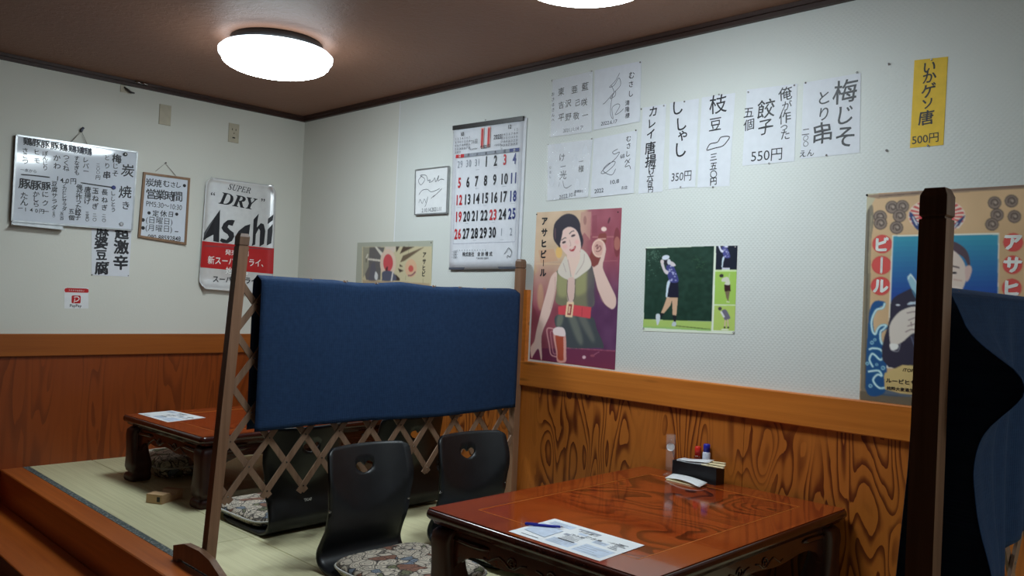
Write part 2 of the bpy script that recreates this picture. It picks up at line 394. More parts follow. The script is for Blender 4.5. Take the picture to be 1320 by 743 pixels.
mb = MB(); mb.add([(0,-1.71,-.35),(XR,-1.71,-.35),(XR,-1.71,-.004),(0,-1.71,-.004),(0,-1.706,0),(XR,-1.706,0),(XR,-1.6065,0),(0,-1.6065,0),(0,-1.6065,-.35),(XR,-1.6065,-.35)],
    [(0,1,2,3),(3,2,5,4),(4,5,6,7),(7,6,9,8),(8,9,1,0),(0,3,4,7,8),(1,9,6,5,2)]); struct('trim_7', mb, M['kerb'])
mb = MB(); mb.rbox(0.0, -1.935, -.19, XR, -1.711, -.165, .003); mb.box(0.0, -1.915, -.35, XR, -1.715, -.19); struct('trim_8', mb, M['kerb'])
mb = MB(); mb.box(-.1, YF, -.45, XR, -1.711, -.35); struct('floor_low', mb, M['low_floor'])

# ------------------------------------------------------------------ ceiling lamps
def ceiling_lamp(x, y, label):
    t = thing('ceiling_lamp', label, 'lamp', (x, y, CEIL), 0, 'round ceiling lamps')
    mb = MB(); mb.lathe([(.10, 0), (.206, 0), (.212, -.008), (.212, -.036), (.204, -.042)], 48); obj('base_plate', mb, M['dark'], t)
    mb = MB()
    prof = [(.212, -.040), (.248, -.046), (.262, -.060), (.260, -.078), (.246, -.094)]
    for k in range(1, 9):
        a = k / 9 * PI / 2; prof.append((.246 * math.cos(a), -.094 - .064 * math.sin(a)))
    prof.append((.002, -.158))
    mb.lathe(prof[:5], 64, cap=(True, False), mat=1); mb.lathe(prof[4:], 64, cap=(False, True)); obj('diffuser', mb, [M['lamp'], M['lamp_rim']], t)
    return t
ceiling_lamp(*LAMP_SPOTS[0], 'lit round white ceiling lamp, the whole disc in view above the far corner')
ceiling_lamp(*LAMP_SPOTS[1], 'lit round ceiling lamp cut off by the top edge of the photo above the calendar')
ceiling_lamp(*LAMP_SPOTS[2], 'added round ceiling lamp out of view, lighting the near side of the nearer screen')  # unseen lamp, added to light the near side of the right-hand screen
SIGN = {
    'whiteboard': ('L', [(-1.717, 1.763), (-1.098, 1.77), (-1.107, 1.316), (-1.719, 1.311)], [(20.0, 175.0), (175.0, 197.0), (168.0, 297.0), (14.0, 285.0)]),
    'hours': ('L', [(-1.053, 1.663), (-0.775, 1.664), (-0.779, 1.256), (-1.066, 1.279)], [(184.0, 222.0), (244.0, 230.0), (239.0, 316.0), (177.0, 306.0)]),
    'asahi': ('L', [(-0.678, 1.686), (-0.202, 1.689), (-0.193, 0.973), (-0.693, 0.994)], [(264.0, 228.0), (354.0, 240.0), (349.0, 380.0), (254.0, 372.0)]),
    'chili': ('L', [(-1.32, 1.35), (-1.1, 1.349), (-1.103, 1.046), (-1.306, 1.045)], [(118.0, 285.0), (170.0, 290.0), (166.0, 357.0), (118.0, 355.0)]),
    'paypay': ('L', [(-1.443, 0.969), (-1.319, 0.974), (-1.314, 0.857), (-1.438, 0.854)], [(83.0, 371.0), (114.0, 371.0), (114.0, 398.0), (83.0, 398.0)]),
    'signboard': ('R', [(1.24, 1.724), (1.523, 1.723), (1.527, 1.468), (1.251, 1.47)], [(538.0, 220.0), (580.0, 215.0), (578.0, 275.0), (537.0, 277.0)]),
    'calendar': ('R', [(1.547, 1.933), (2.097, 1.921), (2.094, 1.166), (1.567, 1.158)], [(586.0, 165.0), (680.0, 152.0), (671.0, 347.0), (581.0, 348.0)]),
    'woman': ('R', [(2.189, 1.444), (2.708, 1.443), (2.707, 0.721), (2.184, 0.726)], [(692.0, 274.0), (802.0, 268.0), (793.0, 477.0), (683.0, 463.0)]),
    'golf': ('R', [(2.847, 1.265), (3.286, 1.266), (3.288, 0.915), (2.849, 0.902)], [(833.0, 319.0), (951.0, 317.0), (947.0, 431.0), (829.0, 427.0)]),
    'sh1': ('R', [(2.259, 2.082), (2.504, 2.087), (2.515, 1.805), (2.26, 1.807)], [(713.0, 104.0), (764.0, 92.0), (763.0, 170.0), (710.0, 177.0)]),
    'sh2': ('R', [(2.518, 2.089), (2.781, 2.087), (2.786, 1.819), (2.529, 1.81)], [(767.0, 91.0), (827.0, 79.0), (825.0, 157.0), (766.0, 168.0)]),
    'sh3': ('R', [(2.246, 1.77), (2.522, 1.768), (2.509, 1.503), (2.257, 1.498)], [(707.0, 187.0), (764.0, 180.0), (758.0, 254.0), (706.0, 259.0)]),
    'sh4': ('R', [(2.531, 1.77), (2.775, 1.782), (2.768, 1.505), (2.527, 1.498)], [(766.0, 179.0), (822.0, 168.0), (817.0, 249.0), (762.0, 255.0)]),
    'karei': ('R', [(2.799, 1.879), (2.92, 1.879), (2.919, 1.503), (2.794, 1.501)], [(829.0, 139.0), (859.0, 134.0), (854.0, 247.0), (823.0, 250.0)]),
    'shisha': ('R', [(2.94, 1.88), (3.081, 1.88), (3.08, 1.513), (2.95, 1.511)], [(864.0, 133.0), (901.0, 127.0), (896.0, 241.0), (862.0, 244.0)]),
    'eda': ('R', [(3.095, 1.882), (3.248, 1.879), (3.238, 1.506), (3.091, 1.509)], [(905.0, 126.0), (948.0, 120.0), (940.0, 240.0), (899.0, 242.0)]),
    'gyoza': ('R', [(3.299, 1.884), (3.509, 1.877), (3.509, 1.582), (3.292, 1.583)], [(963.0, 116.0), (1028.0, 108.0), (1024.0, 208.0), (957.0, 214.0)]),
    'ume': ('R', [(3.533, 1.876), (3.747, 1.879), (3.753, 1.592), (3.533, 1.589)], [(1036.0, 107.0), (1110.0, 94.0), (1108.0, 197.0), (1032.0, 205.0)]),
    'ika': ('R', [(3.928, 1.893), (4.034, 1.887), (4.03, 1.592), (3.924, 1.592)], [(1179.0, 78.0), (1222.0, 73.0), (1216.0, 187.0), (1173.0, 191.0)]),
    'sun': ('R', [(0.683, 1.32), (1.41, 1.32), (1.412, 0.806), (0.684, 0.806)], [(461.0, 313.0), (558.6, 310.3), (553.6, 429.4), (456.2, 420.2)]),
    'man': ('R', [(3.785, 1.443), (4.3, 1.443), (4.3, 0.716), (3.786, 0.715)], [(1117.8, 250.0), (1335.0, 237.7), (1324.1, 540.4), (1108.0, 515.5)]),
}
# ------------------------------------------------------------------ wall signs: quads measured on the wall (metres) and the same corners in survey pixels
def homog(src):
    """homography from survey pixels to unit square (s right, t down)"""
    dst = [(0, 0), (1, 0), (1, 1), (0, 1)]; A = []
    for (x, y), (u, v) in zip(src, dst):
        A.append([x, y, 1, 0, 0, 0, -u*x, -u*y]); A.append([0, 0, 0, x, y, 1, -v*x, -v*y])
    h = np.linalg.solve(np.array(A, float), np.array([c for d in dst for c in d], float))
    return np.append(h, 1).reshape(3, 3)
class Sign:
    def __init__(s, key, crop=None, off=0.002):
        s.wall, s.q, s.px = SIGN[key]; s.H = homog(s.px); s.off = off
        s.crop = crop or (0, 0, 1.0)
        q = s.q; s.w = abs(q[1][0] - q[0][0]); s.h = abs(q[0][1] - q[3][1])
        s.mpp = s.h / (s.px[3][1] - s.px[0][1]) / s.crop[2]       # metres per survey unit, vertical
        s.cu = sum(p[0] for p in q)/4; s.cv = sum(p[1] for p in q)/4
        s.loc = (s.cu, 0, s.cv) if s.wall == 'R' else (0, s.cu, s.cv)
        s.inks = {}
    def st(s, x, y):
        px = s.crop[0] + x / s.crop[2]; py = s.crop[1] + y / s.crop[2]
        r = s.H @ np.array([px, py, 1.0]); return r[0]/r[2], r[1]/r[2]
    def uv(s, a, b):      # unit square -> wall coordinates relative to the sign's centre
        q = s.q
        u = (1-a)*(1-b)*q[0][0] + a*(1-b)*q[1][0] + a*b*q[2][0] + (1-a)*b*q[3][0]
        v = (1-a)*(1-b)*q[0][1] + a*(1-b)*q[1][1] + a*b*q[2][1] + (1-a)*b*q[3][1]
        return u - s.cu, v - s.cv
    def at(s, x, y): return s.uv(*s.st(x, y))
    def P(s, u, v, d): return (u, -d, v) if s.wall == 'R' else (d, u, v)
    def ink(s, mat):
        if mat not in s.inks: s.inks[mat] = MB()
        return s.inks[mat]
    def sheet(s, th=0.0012, root=None, mat='paper', name='sheet', d0=0.0004, m=0.0):
        mb = MB(); c = [s.uv(m, m), s.uv(1-m, m), s.uv(1-m, 1-m), s.uv(m, 1-m)]
        mb.prism(c, (d0, d0 + th), lambda a, b, d: s.P(a, b, d)); s.off = d0 + th + .0004
        return mb
    # strokes and glyphs
    def stroke(s, pts, w, mat='ink', raw=False, closed=False):
        """pen stroke ribbon; pts in crop units, w in crop units"""
        p = [Vector(s.at(x, y)) if not raw else Vector(s.uv(x, y)) for x, y in pts]
        p = smooth_pts(p, closed)
        hw = (w * s.mpp if not raw else w) / 2; L = []; R = []
        for i, c in enumerate(p):
            t = (p[min(i+1, len(p)-1)] - p[max(i-1, 0)])
            t = t.normalized() if t.length > 0 else Vector((1, 0)); n = Vector((-t.y, t.x))
            f = 1.0 if (closed or 0 < i < len(p)-1) else 0.6
            L.append(c + n*hw*f); R.append(c - n*hw*f)
        mb = s.ink(mat); k = len(p); s.off += .00001
        mb.add([s.P(v.x, v.y, s.off) for v in L] + [s.P(v.x, v.y, s.off) for v in R], [(i, i+1, k+i+1, k+i) for i in range(k-1)])
    def poly(s, pts, mat='ink', curve=False, raw=False):
        p = [Vector(s.at(x, y)) if not raw else Vector(s.uv(x, y)) for x, y in pts]
        if curve: p = smooth_pts(p, True)[:-1]
        s.off += .00002
        s.ink(mat).add([s.P(v.x, v.y, s.off) for v in p], [tuple(range(len(p)))])
    def disc(s, x, y, r, mat='ink', ry=None, n=20):
        u, v = s.at(x, y); R = r*s.mpp; RY = (ry or r)*s.mpp; s.off += .00002
        s.ink(mat).add([s.P(u + R*math.cos(2*PI*k/n), v + RY*math.sin(2*PI*k/n), s.off) for k in range(n)], [tuple(range(n))])
    def G(s, x, y, txt, size, mat='ink', wx=1.0, bold=0.0, jit=1.0, shear=0.0, raw=False, rot=0.0):
        if jit >= 1: bold += .014
        u, v = s.at(x, y) if not raw else s.uv(x, y)
        k = size * (s.mpp if not raw else 1.0)
        cjk = any(ord(q) > 0x2E00 for q in txt); bb = bold if cjk and bold > .004 else 0
        vs, fs = glyph(txt, 0.0 if bb else bold)
        a = math.radians(random.uniform(-4, 4))*jit + rot; ca, sa = math.cos(a), math.sin(a); ph = random.uniform(0, 6)
        out = []; K = len(vs)
        cp = [(0, 0)] if not bb else [(-bb, -bb*.5), (bb, bb*.5), (-bb*.5, bb), (bb*.5, -bb)]
        for ci, (ox, oy) in enumerate(cp):
          s.off += .000004
          for gx, gy in vs:
            gx += ox; gy += oy
            gx2 = gx*wx + shear*gy + jit*.02*math.sin(gy*7 + ph); gy2 = gy + jit*(.02*math.sin(gx*6 + ph) + .05*gx)
            out.append(s.P(u + k*(gx2*ca - gy2*sa), v + k*(gx2*sa + gy2*ca), s.off))
        s.ink(mat).add(out, [tuple(i + K*c for i in f) for c in range(len(cp)) for f in fs])
    def V(s, x, y, txt, size, step=None, dx=0.0, **kw):
        """a column of characters"""
        for i, ch in enumerate(txt):
            s.G(x + dx*i, y + (step or size)*i, ch, size, **kw)
    def finish(s, root, name='lettering'):
        for mat, mb in s.inks.items():
            o = obj(name, mb, M[mat], root, fix=False); o['kind'] = 'stuff'
            flip_to(o, s.wall)
def flip_to(o, wall):
    me = o.data; nrm = Vector((0, -1, 0)) if wall == 'R' else Vector((1, 0, 0))
    bm = bmesh.new(); bm.from_mesh(me)
    for f in bm.faces:
        f.normal_update()
        if f.normal.dot(nrm) < 0: f.normal_flip()
    bm.to_mesh(me); bm.free()
def smooth_pts(p, closed=False, n=5):
    if len(p) < 3: return p
    q = ([p[-1]] + list(p) + [p[0], p[1]]) if closed else ([p[0]] + list(p) + [p[-1]])
    out = []
    for i in range(1, len(q) - 2):
        a, b, c, d = q[i-1], q[i], q[i+1], q[i+2]
        for k in range(n):
            t = k / n
            out.append(0.5*((2*b) + (c-a)*t + (2*a-5*b+4*c-d)*t*t + (3*b-a-3*c+d)*t**3))
    out.append(q[-2]); return out
_gl = {}
def glyph(txt, bold=0.0):
    key = (txt, round(bold, 3))
    if key not in _gl:
        c = bpy.data.curves.new('glyph', 'FONT'); c.body = txt; c.size = 1.0; c.offset = bold; c.resolution_u = 3
        o = bpy.data.objects.new('glyph', c); COL.objects.link(o)
        bpy.context.view_layer.update()
        me = bpy.data.meshes.new_from_object(o.evaluated_get(bpy.context.evaluated_depsgraph_get()))
        v = np.array([(p.co.x, p.co.y) for p in me.vertices]) if len(me.vertices) else np.zeros((1, 2))
        ctr = (v.max(0) + v.min(0)) / 2; v = v - ctr
        _gl[key] = ([tuple(map(float, p)) for p in v], [tuple(p.vertices) for p in me.polygons])
        bpy.data.objects.remove(o); bpy.data.curves.remove(c); bpy.data.meshes.remove(me)
    return _gl[key]
def pin(root, s, x, y, name='pushpin', r=.004, mat='steel', raw=False):
    u, v = s.at(x, y) if not raw else s.uv(x, y)
    mb = MB(); n = 8
    L = [[s.P(u + rr*math.cos(2*PI*k/n), v + rr*math.sin(2*PI*k/n), d) for k in range(n)] for rr, d in ((r, s.off), (r*.8, s.off + .003), (.0005, s.off + .004))]
    mb.loft(L); return obj(name, mb, M[mat], root)

# --- large menu whiteboard hanging from a nail
S = Sign('whiteboard', (0, 160, 5.306))
t = thing('menu_whiteboard', 'large whiteboard hung from a nail, covered in columns of handwritten menu items', 'whiteboard', S.loc)
mb = MB(); c = [S.uv(0, 0), S.uv(1, 0), S.uv(1, 1), S.uv(0, 1)]
mb.prism(c, (.006, .0195), S.P); obj('backing', mb, M['dark'], t)
mb = MB(); mb.grid(16, 40, lambda a, b_: S.P(*S.uv(.004 + .992*a, .006 + .988*b_), .0232 - .0030*max(0, (.2 - b_)/.2)**2 - .0016*(2*a-1)**2*max(0, .3-b_)))
o = obj('writing_surface', mb, M['board'], t); flip_to(o, 'L')
mb = MB()
for a, b_ in (((0,0),(1,0)), ((1,0),(1,1)), ((1,1),(0,1)), ((0,1),(0,0))):
    p, q = Vector(S.uv(*a)), Vector(S.uv(*b_)); n = Vector((-(q-p).y, (q-p).x)).normalized()*.0045
    mb.prism([tuple(p-n), tuple(q-n), tuple(q+n), tuple(p+n)], (.012, .025), S.P)
obj('frame', mb, M['alu'], t)
mb = MB()   # marker tray below the left half
u0, v0 = S.uv(0.0, 1.0); mb.prism([(u0, v0 - .02), (u0 + .25, v0 - .025), (u0 + .25, v0 - .002), (u0, v0)], (.010, .016), S.P)
mb.prism([(u0, v0 - .022), (u0 + .25, v0 - .027), (u0 + .25, v0 - .022), (u0, v0 - .018)], (.010, .05), S.P); obj('marker_tray', mb, M['alu'], t)
mb = MB(); un, vn = S.at(552, 50); ua, va = S.at(480, 125); ub, vb = S.at(592, 145)
mb.tube([S.P(ua, va, .012), S.P(un, vn, .012), S.P(ub, vb, .012)], .0022, 5); obj('hanging_cord', mb, M['cord'], t)
mb = MB(); mb.tube([S.P(un, vn, 0), S.P(un, vn + .004, .022)], .006, 8); mb.tube([S.P(un - .004, vn + .004, .012), S.P(un + .010, vn + .022, .012)], .007, 6); obj('nail', mb, M['ink_soft'], t)
S.off = .0234
S.G(863, 322, '炭', 98); S.G(845, 468, '焼', 96); S.G(850, 560, 'き', 66)
S.G(788, 240, '梅', 68, bold=.02); S.G(780, 292, 'じ', 46); S.G(777, 342, 'そ', 50)
S.G(722, 233, 'と', 42); S.G(722, 290, 'り', 46); S.G(720, 352, '串', 58, bold=.015)
S.V(660, 283, '二〇〇', 26, 26); S.G(660, 370, '円', 36)
S.V(577, 250, 'レバー', 44, 38); S.V(515, 238, 'すなぎも', 36, 33, bold=.01)
S.V(442, 232, 'つくね', 44, 37); S.V(380, 235, 'かわ', 50, 55); S.V(300, 205, 'ぼんじり', 38, 33); S.V(243, 195, 'ヒモ', 42, 60); S.V(163, 185, 'さこつ', 42, 38)
for i, x in enumerate((180, 240, 300, 365, 425, 485, 540, 592)): S.G(x, 122 + (x - 180)*.165, '鶏豚豚豚鶏鶏鶏鶏'[i], 56, bold=.01, mat='ink' if i < 5 else 'ink_soft')
S.G(185, 322, '一本から', 26, mat='ink_soft')
S.stroke([(133, 349), (230, 357), (332, 369)], 9); S.stroke([(540, 405), (650, 422), (765, 438)], 9)
for x, y, ch in ((383, 376, '1'), (412, 388, '4'), (450, 393, '0'), (490, 396, '円')): S.G(x, y, ch, 46)
S.G(160, 412, '豚', 74, bold=.015); S.G(235, 422, '豚', 70, bold=.015); S.G(305, 428, '豚', 62, bold=.015)
S.V(157, 493, 'たん', 52, 45); S.V(238, 482, 'かしら', 44, 34); S.V(300, 485, 'にク', 46, 58)
for x, y, ch in ((130, 578, 'ー'), (165, 586, '1'), (205, 590, '4'), (240, 596, '0'), (275, 600, '円'), (308, 600, 'ー')): S.G(x, y, ch, 36)
S.V(362, 412, '豆腐サラダ', 40, 40); S.V(358, 602, '三五〇', 18, 15)
S.V(430, 415, 'フカヒレサラダ', 34, 28); S.V(412, 615, '五百', 28, 32)
S.V(533, 435, '俺が作った餃子', 44, 34, dx=-2); S.V(478, 600, '五個', 40, 42)
S.V(588, 452, '唐揚げ', 46, 40); S.V(586, 612, '三五〇', 26, 22)
S.V(642, 460, '玉ねぎ', 48, 52); S.V(636, 625, '二〇', 28, 30)
S.V(705, 470, '長ねぎ', 46, 52); S.V(700, 630, '二〇', 28, 30)
S.V(763, 478, 'ししとう', 38, 37)
S.finish(t)
for x, y, mt, lb in ((845, 210, 'dark', 'black ring magnet on the whiteboard, top right corner'), (765, 438, 'ink_blue', 'dark blue magnet in the middle of the whiteboard'), (818, 685, 'steel', 'silver round magnet on the whiteboard, bottom right corner')):
    u, v = S.at(x, y); P0 = S.P(u, v, 0); base = (S.loc[0], S.loc[1] + P0[1], S.loc[2] + P0[2])
    mb = MB(); n = 16
    mb.loft([[(d, r*math.cos(2*PI*k/n), r*math.sin(2*PI*k/n)) for k in range(n)] for r, d in ((.011, .0234), (.0115, .029), (.009, .032))])
    if mt == 'dark': mb.loft([[(d, r*math.cos(2*PI*k/n), r*math.sin(2*PI*k/n)) for k in range(n)] for r, d in ((.004, .032), (.004, .0326))], 1)
    tag(obj('magnet', mb, [M[mt], M['white_ink']], loc=base), lb, 'magnet', 'magnets on the menu whiteboard')

# --- opening-hours board
S = Sign('hours', (160, 200, 3.715))
t = thing('hours_board', 'small brown framed whiteboard with handwritten opening hours', 'whiteboard', S.loc)
mb = MB(); mb.prism([S.uv(.02, .02), S.uv(.98, .02), S.uv(.98, .98), S.uv(.02, .98)], (.003, .010), S.P); obj('board', mb, M['board'], t)
mb = MB(); fw = .011
cs = [Vector(S.uv(*k)) for k in ((0,0),(1,0),(1,1),(0,1))]; ctr = Vector((0, 0))
ins = [Vector(S.uv(*k)) for k in ((.045,.034),(.955,.034),(.955,.966),(.045,.966))]
for i in range(4):
    j = (i+1) % 4; mb.prism([tuple(cs[i]), tuple(cs[j]), tuple(ins[j]), tuple(ins[i])], (.001, .016), S.P)
obj('frame', mb, M['framewood'], t)
un, vn = S.at(192, 42); ua, va = S.at(146, 78); ub, vb = S.at(242, 98)
mb = MB(); mb.tube([S.P(ua, va, .006), S.P(un, vn, .006), S.P(ub, vb, .006)], .0016, 5); obj('hanging_cord', mb, M['cord'], t)
mb = MB(); mb.tube([S.P(un, vn, 0), S.P(un, vn + .002, .014)], .005, 8); obj('nail', mb, M['steel'], t)
S.off = .0105
S.G(118, 130, '炭', 42); S.G(155, 134, '焼', 40); S.G(196, 136, 'む', 36); S.G(228, 141, 'さ', 30); S.G(256, 143, 'し', 32); S.disc(284, 146, 8)
for x, y, ch in ((124, 184, '営'), (167, 188, '業'), (212, 194, '時'), (252, 198, '間')): S.G(x, y, ch, 52)
S.G(186, 240, 'PM5:30～10:30', 36, wx=.78, jit=.3, rot=-.02)
S.disc(114, 275, 8); S.G(145, 277, '定', 32); S.G(182, 279, '休', 34); S.G(217, 282, '日', 30); S.disc(246, 281, 8)
S.disc(86, 309, 9); S.G(162, 315, '(日曜日)', 36, wx=1.0, jit=.3)
S.disc(86, 348, 9); S.G(160, 352, '(月曜日)', 36, wx=1.0, jit=.3); S.stroke([(236, 365), (254, 366)], 7)
S.G(186, 396, '090-88592848', 32, wx=.86, jit=.3, bold=.01)
S.finish(t)

# --- curled silver beer sheet
S = Sign('asahi', (250, 225, 4.645))
t = thing('beer_poster', 'curled silver and red beer advertising sheet behind the screen post', 'poster', S.loc)
def silver_d(a, b_):
    d = .004
    d += .018*max(0, (a - .90)/.10)**2 + .018*max(0, (.07 - a)/.07)**2 + .03*max(0, (b_ - .9)/.1)**2 + .012*max(0, (.05-b_)/.05)**2
    return d
def sheetfn(a, b_):
    cut = .06      # clipped corners
    aa = a
    e = max(0, cut - b_) + max(0, b_ - (1 - cut))
    aa = e + a*(1 - 2*e)
    u, v = S.uv(aa, b_); return S.P(u, v, silver_d(a, b_))
mb = MB(); mb.grid(28, 40, sheetfn)
o = obj('sheet', mb, M['silver'], t); sol = o.modifiers.new('thick', 'SOLIDIFY'); sol.thickness = .0008; sol.offset = -1
flip_to(o, 'L')
# red band follows the sheet
mb = MB(); mb.grid(28, 8, lambda a, b_: (lambda u, v: S.P(u, v, silver_d(a, .57 + .235*b_) + .0006))(*S.uv(.002 + a*.996, .575 + .235*b_)))
o = obj('red_band', mb, M['red_sheet'], t); flip_to(o, 'L')
S.off = .0012
_P0 = S.P
S.P = lambda u, v, d: _P0(u, v, d + silver_d(min(max((u + S.cu - S.q[3][0])/(S.q[1][0] - S.q[3][0]), 0), 1), min(max((S.q[0][1] - v - S.cv)/S.h, 0), 1)))
S.G(268, 83, '𝑆𝑈𝑃𝐸𝑅', 50, wx=.92, jit=0, shear=.05, bold=.01, rot=-.06)
S.G(260, 155, '𝑫𝑹𝒀', 104, wx=1.18, jit=0, bold=.01, rot=-.06); S.G(110, 112, '“', 70, jit=0, bold=.01); S.G(410, 150, '”', 70, jit=0, bold=.01)
# the big slanted wordmark, letter by letter
S.poly([(40, 378), (52, 350), (90, 290), (128, 238), (152, 204), (146, 398), (112, 392), (113, 352), (72, 374), (56, 390), (44, 388)])
S.poly([(76, 342), (113, 290), (113, 332)], 'silver')
S.poly([(240, 268), (222, 264), (196, 266), (172, 286), (160, 312), (172, 334), (196, 350), (204, 366), (190, 384), (160, 374), (150, 390), (168, 402), (196, 404), (222, 390), (236, 364), (232, 340), (210, 324), (196, 308), (202, 294), (226, 300)])
S.poly([(332, 290), (300, 300), (262, 330), (240, 365), (240, 395), (258, 408), (288, 390), (296, 412), (318, 398), (326, 340)])
S.poly([(384, 228), (352, 262), (346, 400), (340, 420), (362, 412), (366, 350), (384, 316), (392, 330), (388, 424), (416, 408), (424, 330), (414, 290), (396, 284), (372, 310), (376, 270)])
S.poly([(464, 290), (438, 322), (432, 418), (456, 404), (462, 340)]); S.poly([(468, 234), (440, 258), (438, 290), (464, 268)])
S.G(252, 462, '発売二日', 36, mat='white_ink', wx=1.12, jit=.1, bold=.008)
S.G(248, 515, '新スーパードライ、', 52, mat='white_ink', wx=.84, jit=.05, bold=.012)
S.G(252, 572, '始まる。', 46, mat='white_ink', wx=.95, jit=.05, bold=.012)
S.stroke([(50, 418), (250, 430), (460, 440)], 3, 'ink_soft'); S.stroke([(45, 424), (120, 424)], 2, 'ink_soft')
S.G(240, 628, 'スーパードライ', 44, wx=.95, jit=0, bold=.025)
S.finish(t)

# --- menu sheet below the whiteboard
S = Sign('chili', (0, 280, 5.305))
t = thing('menu_strip', 'white paper with bold brush writing tucked under the menu whiteboard', 'paper sign', S.loc)
obj('sheet', S.sheet(), M['paper'], t)
for x, y, ch, sz in ((700, 102, '麻', 86), (692, 182, '婆', 92), (693, 267, '豆', 76), (695, 352, '腐', 96), (832, 112, '超', 96), (830, 212, '激', 104), (826, 315, '辛', 106)): S.G(x, y, ch, sz, bold=.022)
S.finish(t)
pin(t, S, 628, 396, r=.0035, mat='dark'); pin(t, S, 876, 402, r=.0035)
# --- payment sticker
S = Sign('paypay', (0, 280, 5.305))
t = thing('payment_sticker', 'small white sticker with red bar and red square emblem low on the left wall', 'sticker', S.loc)
obj('sheet', S.sheet(.0004), M['paper_w'], t)
S.poly([(440, 502), (444, 488), (460, 484), (590, 489), (604, 494), (606, 512), (600, 518), (446, 514)], 'red_sheet')
S.G(522, 502, 'スマホでお支払い', 13, mat='white_ink', jit=0)
S.poly([(489, 542), (495, 536), (545, 537), (551, 543), (550, 585), (545, 591), (494, 590), (488, 584)], 'red_sheet')
S.stroke([(505, 548), (530, 546), (540, 560), (525, 575), (508, 576)], 6, 'white_ink'); S.stroke([(512, 556), (504, 588)], 6, 'white_ink')
S.G(517, 610, 'PayPay', 28, jit=0, bold=.012)
S.finish(t)

# --- blank plate, socket, hook and sensor on the left wall
def wall_plate(y, z, w, h, name, label, cat):
    t = thing(name, label, cat, (0, y, z))
    mb = MB(); n = MB()
    loops = []
    for ins, d in ((0, 0), (0, .004), (.002, .0065)):
        loops.append([(d, a, b_) for a, b_ in ((-w/2+ins, -h/2+ins), (w/2-ins, -h/2+ins), (w/2-ins, h/2-ins), (-w/2+ins, h/2-ins))])
    mb.loft(loops, 0, False); obj('cover_plate', mb, M['plastic'], t); return t
t = wall_plate(-.941, 2.02, .07, .12, 'blank_plate', 'plain beige cover plate high on the left wall above the hours board', 'wall plate')
t = wall_plate(-.505, 1.987, .07, .12, 'power_socket', 'beige power socket high on the left wall near the corner', 'socket')
for y, z, a, b_ in ((-.012, .022, .004, .012), (.012, .022, .004, .012), (0, -.002, .006, .006), (0, -.03, .018, .008)):
    mb = MB(); mb.box(.0062, y-a/2, z-b_/2, .0072, y+a/2, z+b_/2); obj('slot', mb, M['dark'], t)
t = thing('wall_hook', 'small hook with a black clip under the cornice of the left wall', 'hook', (0, -1.172, 2.115))
mb = MB(); mb.box(0, -.03, -.01, .006, .0, .03); obj('hook_base', mb, M['plastic'], t)
mb = MB(); mb.tube([(.004, -.01, .02), (.02, 0, .008), (.022, .02, -.006), (.012, .045, -.004)], [.004, .006, .007, .004], 8); obj('clip', mb, M['dark'], t)
t = thing('cord_holder', 'pair of small clear round caps on the cornice above the hook', 'fitting', (.022, -1.10, 2.163))
for dy in (-.02, .018):
    mb = MB(); mb.lathe([(.019, 0), (.019, .006), (.012, .014), (.002, .016)], 14, (.017, dy, 0)); obj('cap', mb, M['steel'], t)
# ------------------------------------------------------------------ right wall papers
def paper(key, name, label, cat, crop, mat='paper', group=None, th=.0008):
    S = Sign(key, crop); t = thing(name, label, cat, S.loc, 0, group)
    obj('sheet', S.sheet(th), M[mat], t); return S, t
# small autograph whiteboard
S = Sign('signboard', (440, 130, 3.096))
t = thing('autograph_board', 'small white board with a faint cursive autograph left of the calendar', 'autograph board', S.loc)
obj('board', S.sheet(.012), M['paper_w'], t)
for a, b_ in (((0,0),(1,0)), ((1,0),(1,1)), ((1,1),(0,1)), ((0,1),(0,0))):
    p, q = Vector(S.uv(*a)), Vector(S.uv(*b_)); n = Vector((-(q-p).y, (q-p).x)).normalized()*.004
    mb = MB(); mb.prism([tuple(p-n), tuple(q-n), tuple(q+n), tuple(p+n)], (.002, .0145), S.P); obj('frame', mb, M['alu'], t)
S.off = .0135
S.stroke([(330, 300), (315, 320), (325, 338), (340, 315), (322, 300), (345, 300), (352, 322)], 2.2, 'ink_soft')
S.stroke([(352, 322), (362, 318), (358, 328), (372, 322), (380, 310), (384, 326), (396, 300), (392, 322), (405, 315), (418, 318)], 2.2, 'ink_soft')
S.stroke([(316, 378), (330, 360), (350, 356), (365, 366), (385, 360), (400, 352)], 2.0, 'ink_soft')
S.stroke([(316, 410), (322, 396), (330, 412), (338, 394), (346, 410), (352, 385), (345, 415), (340, 425)], 1.8, 'ink_soft')
S.stroke([(365, 392), (374, 384), (383, 378), (400, 362), (408, 352)], 1.8, 'ink_soft')
S.stroke([(372, 386), (380, 380)], 6, 'ink_soft')
S.G(366, 436, '2.10.14.2021.11', 22, mat='ink_soft', wx=.85, jit=.2)
S.finish(t)

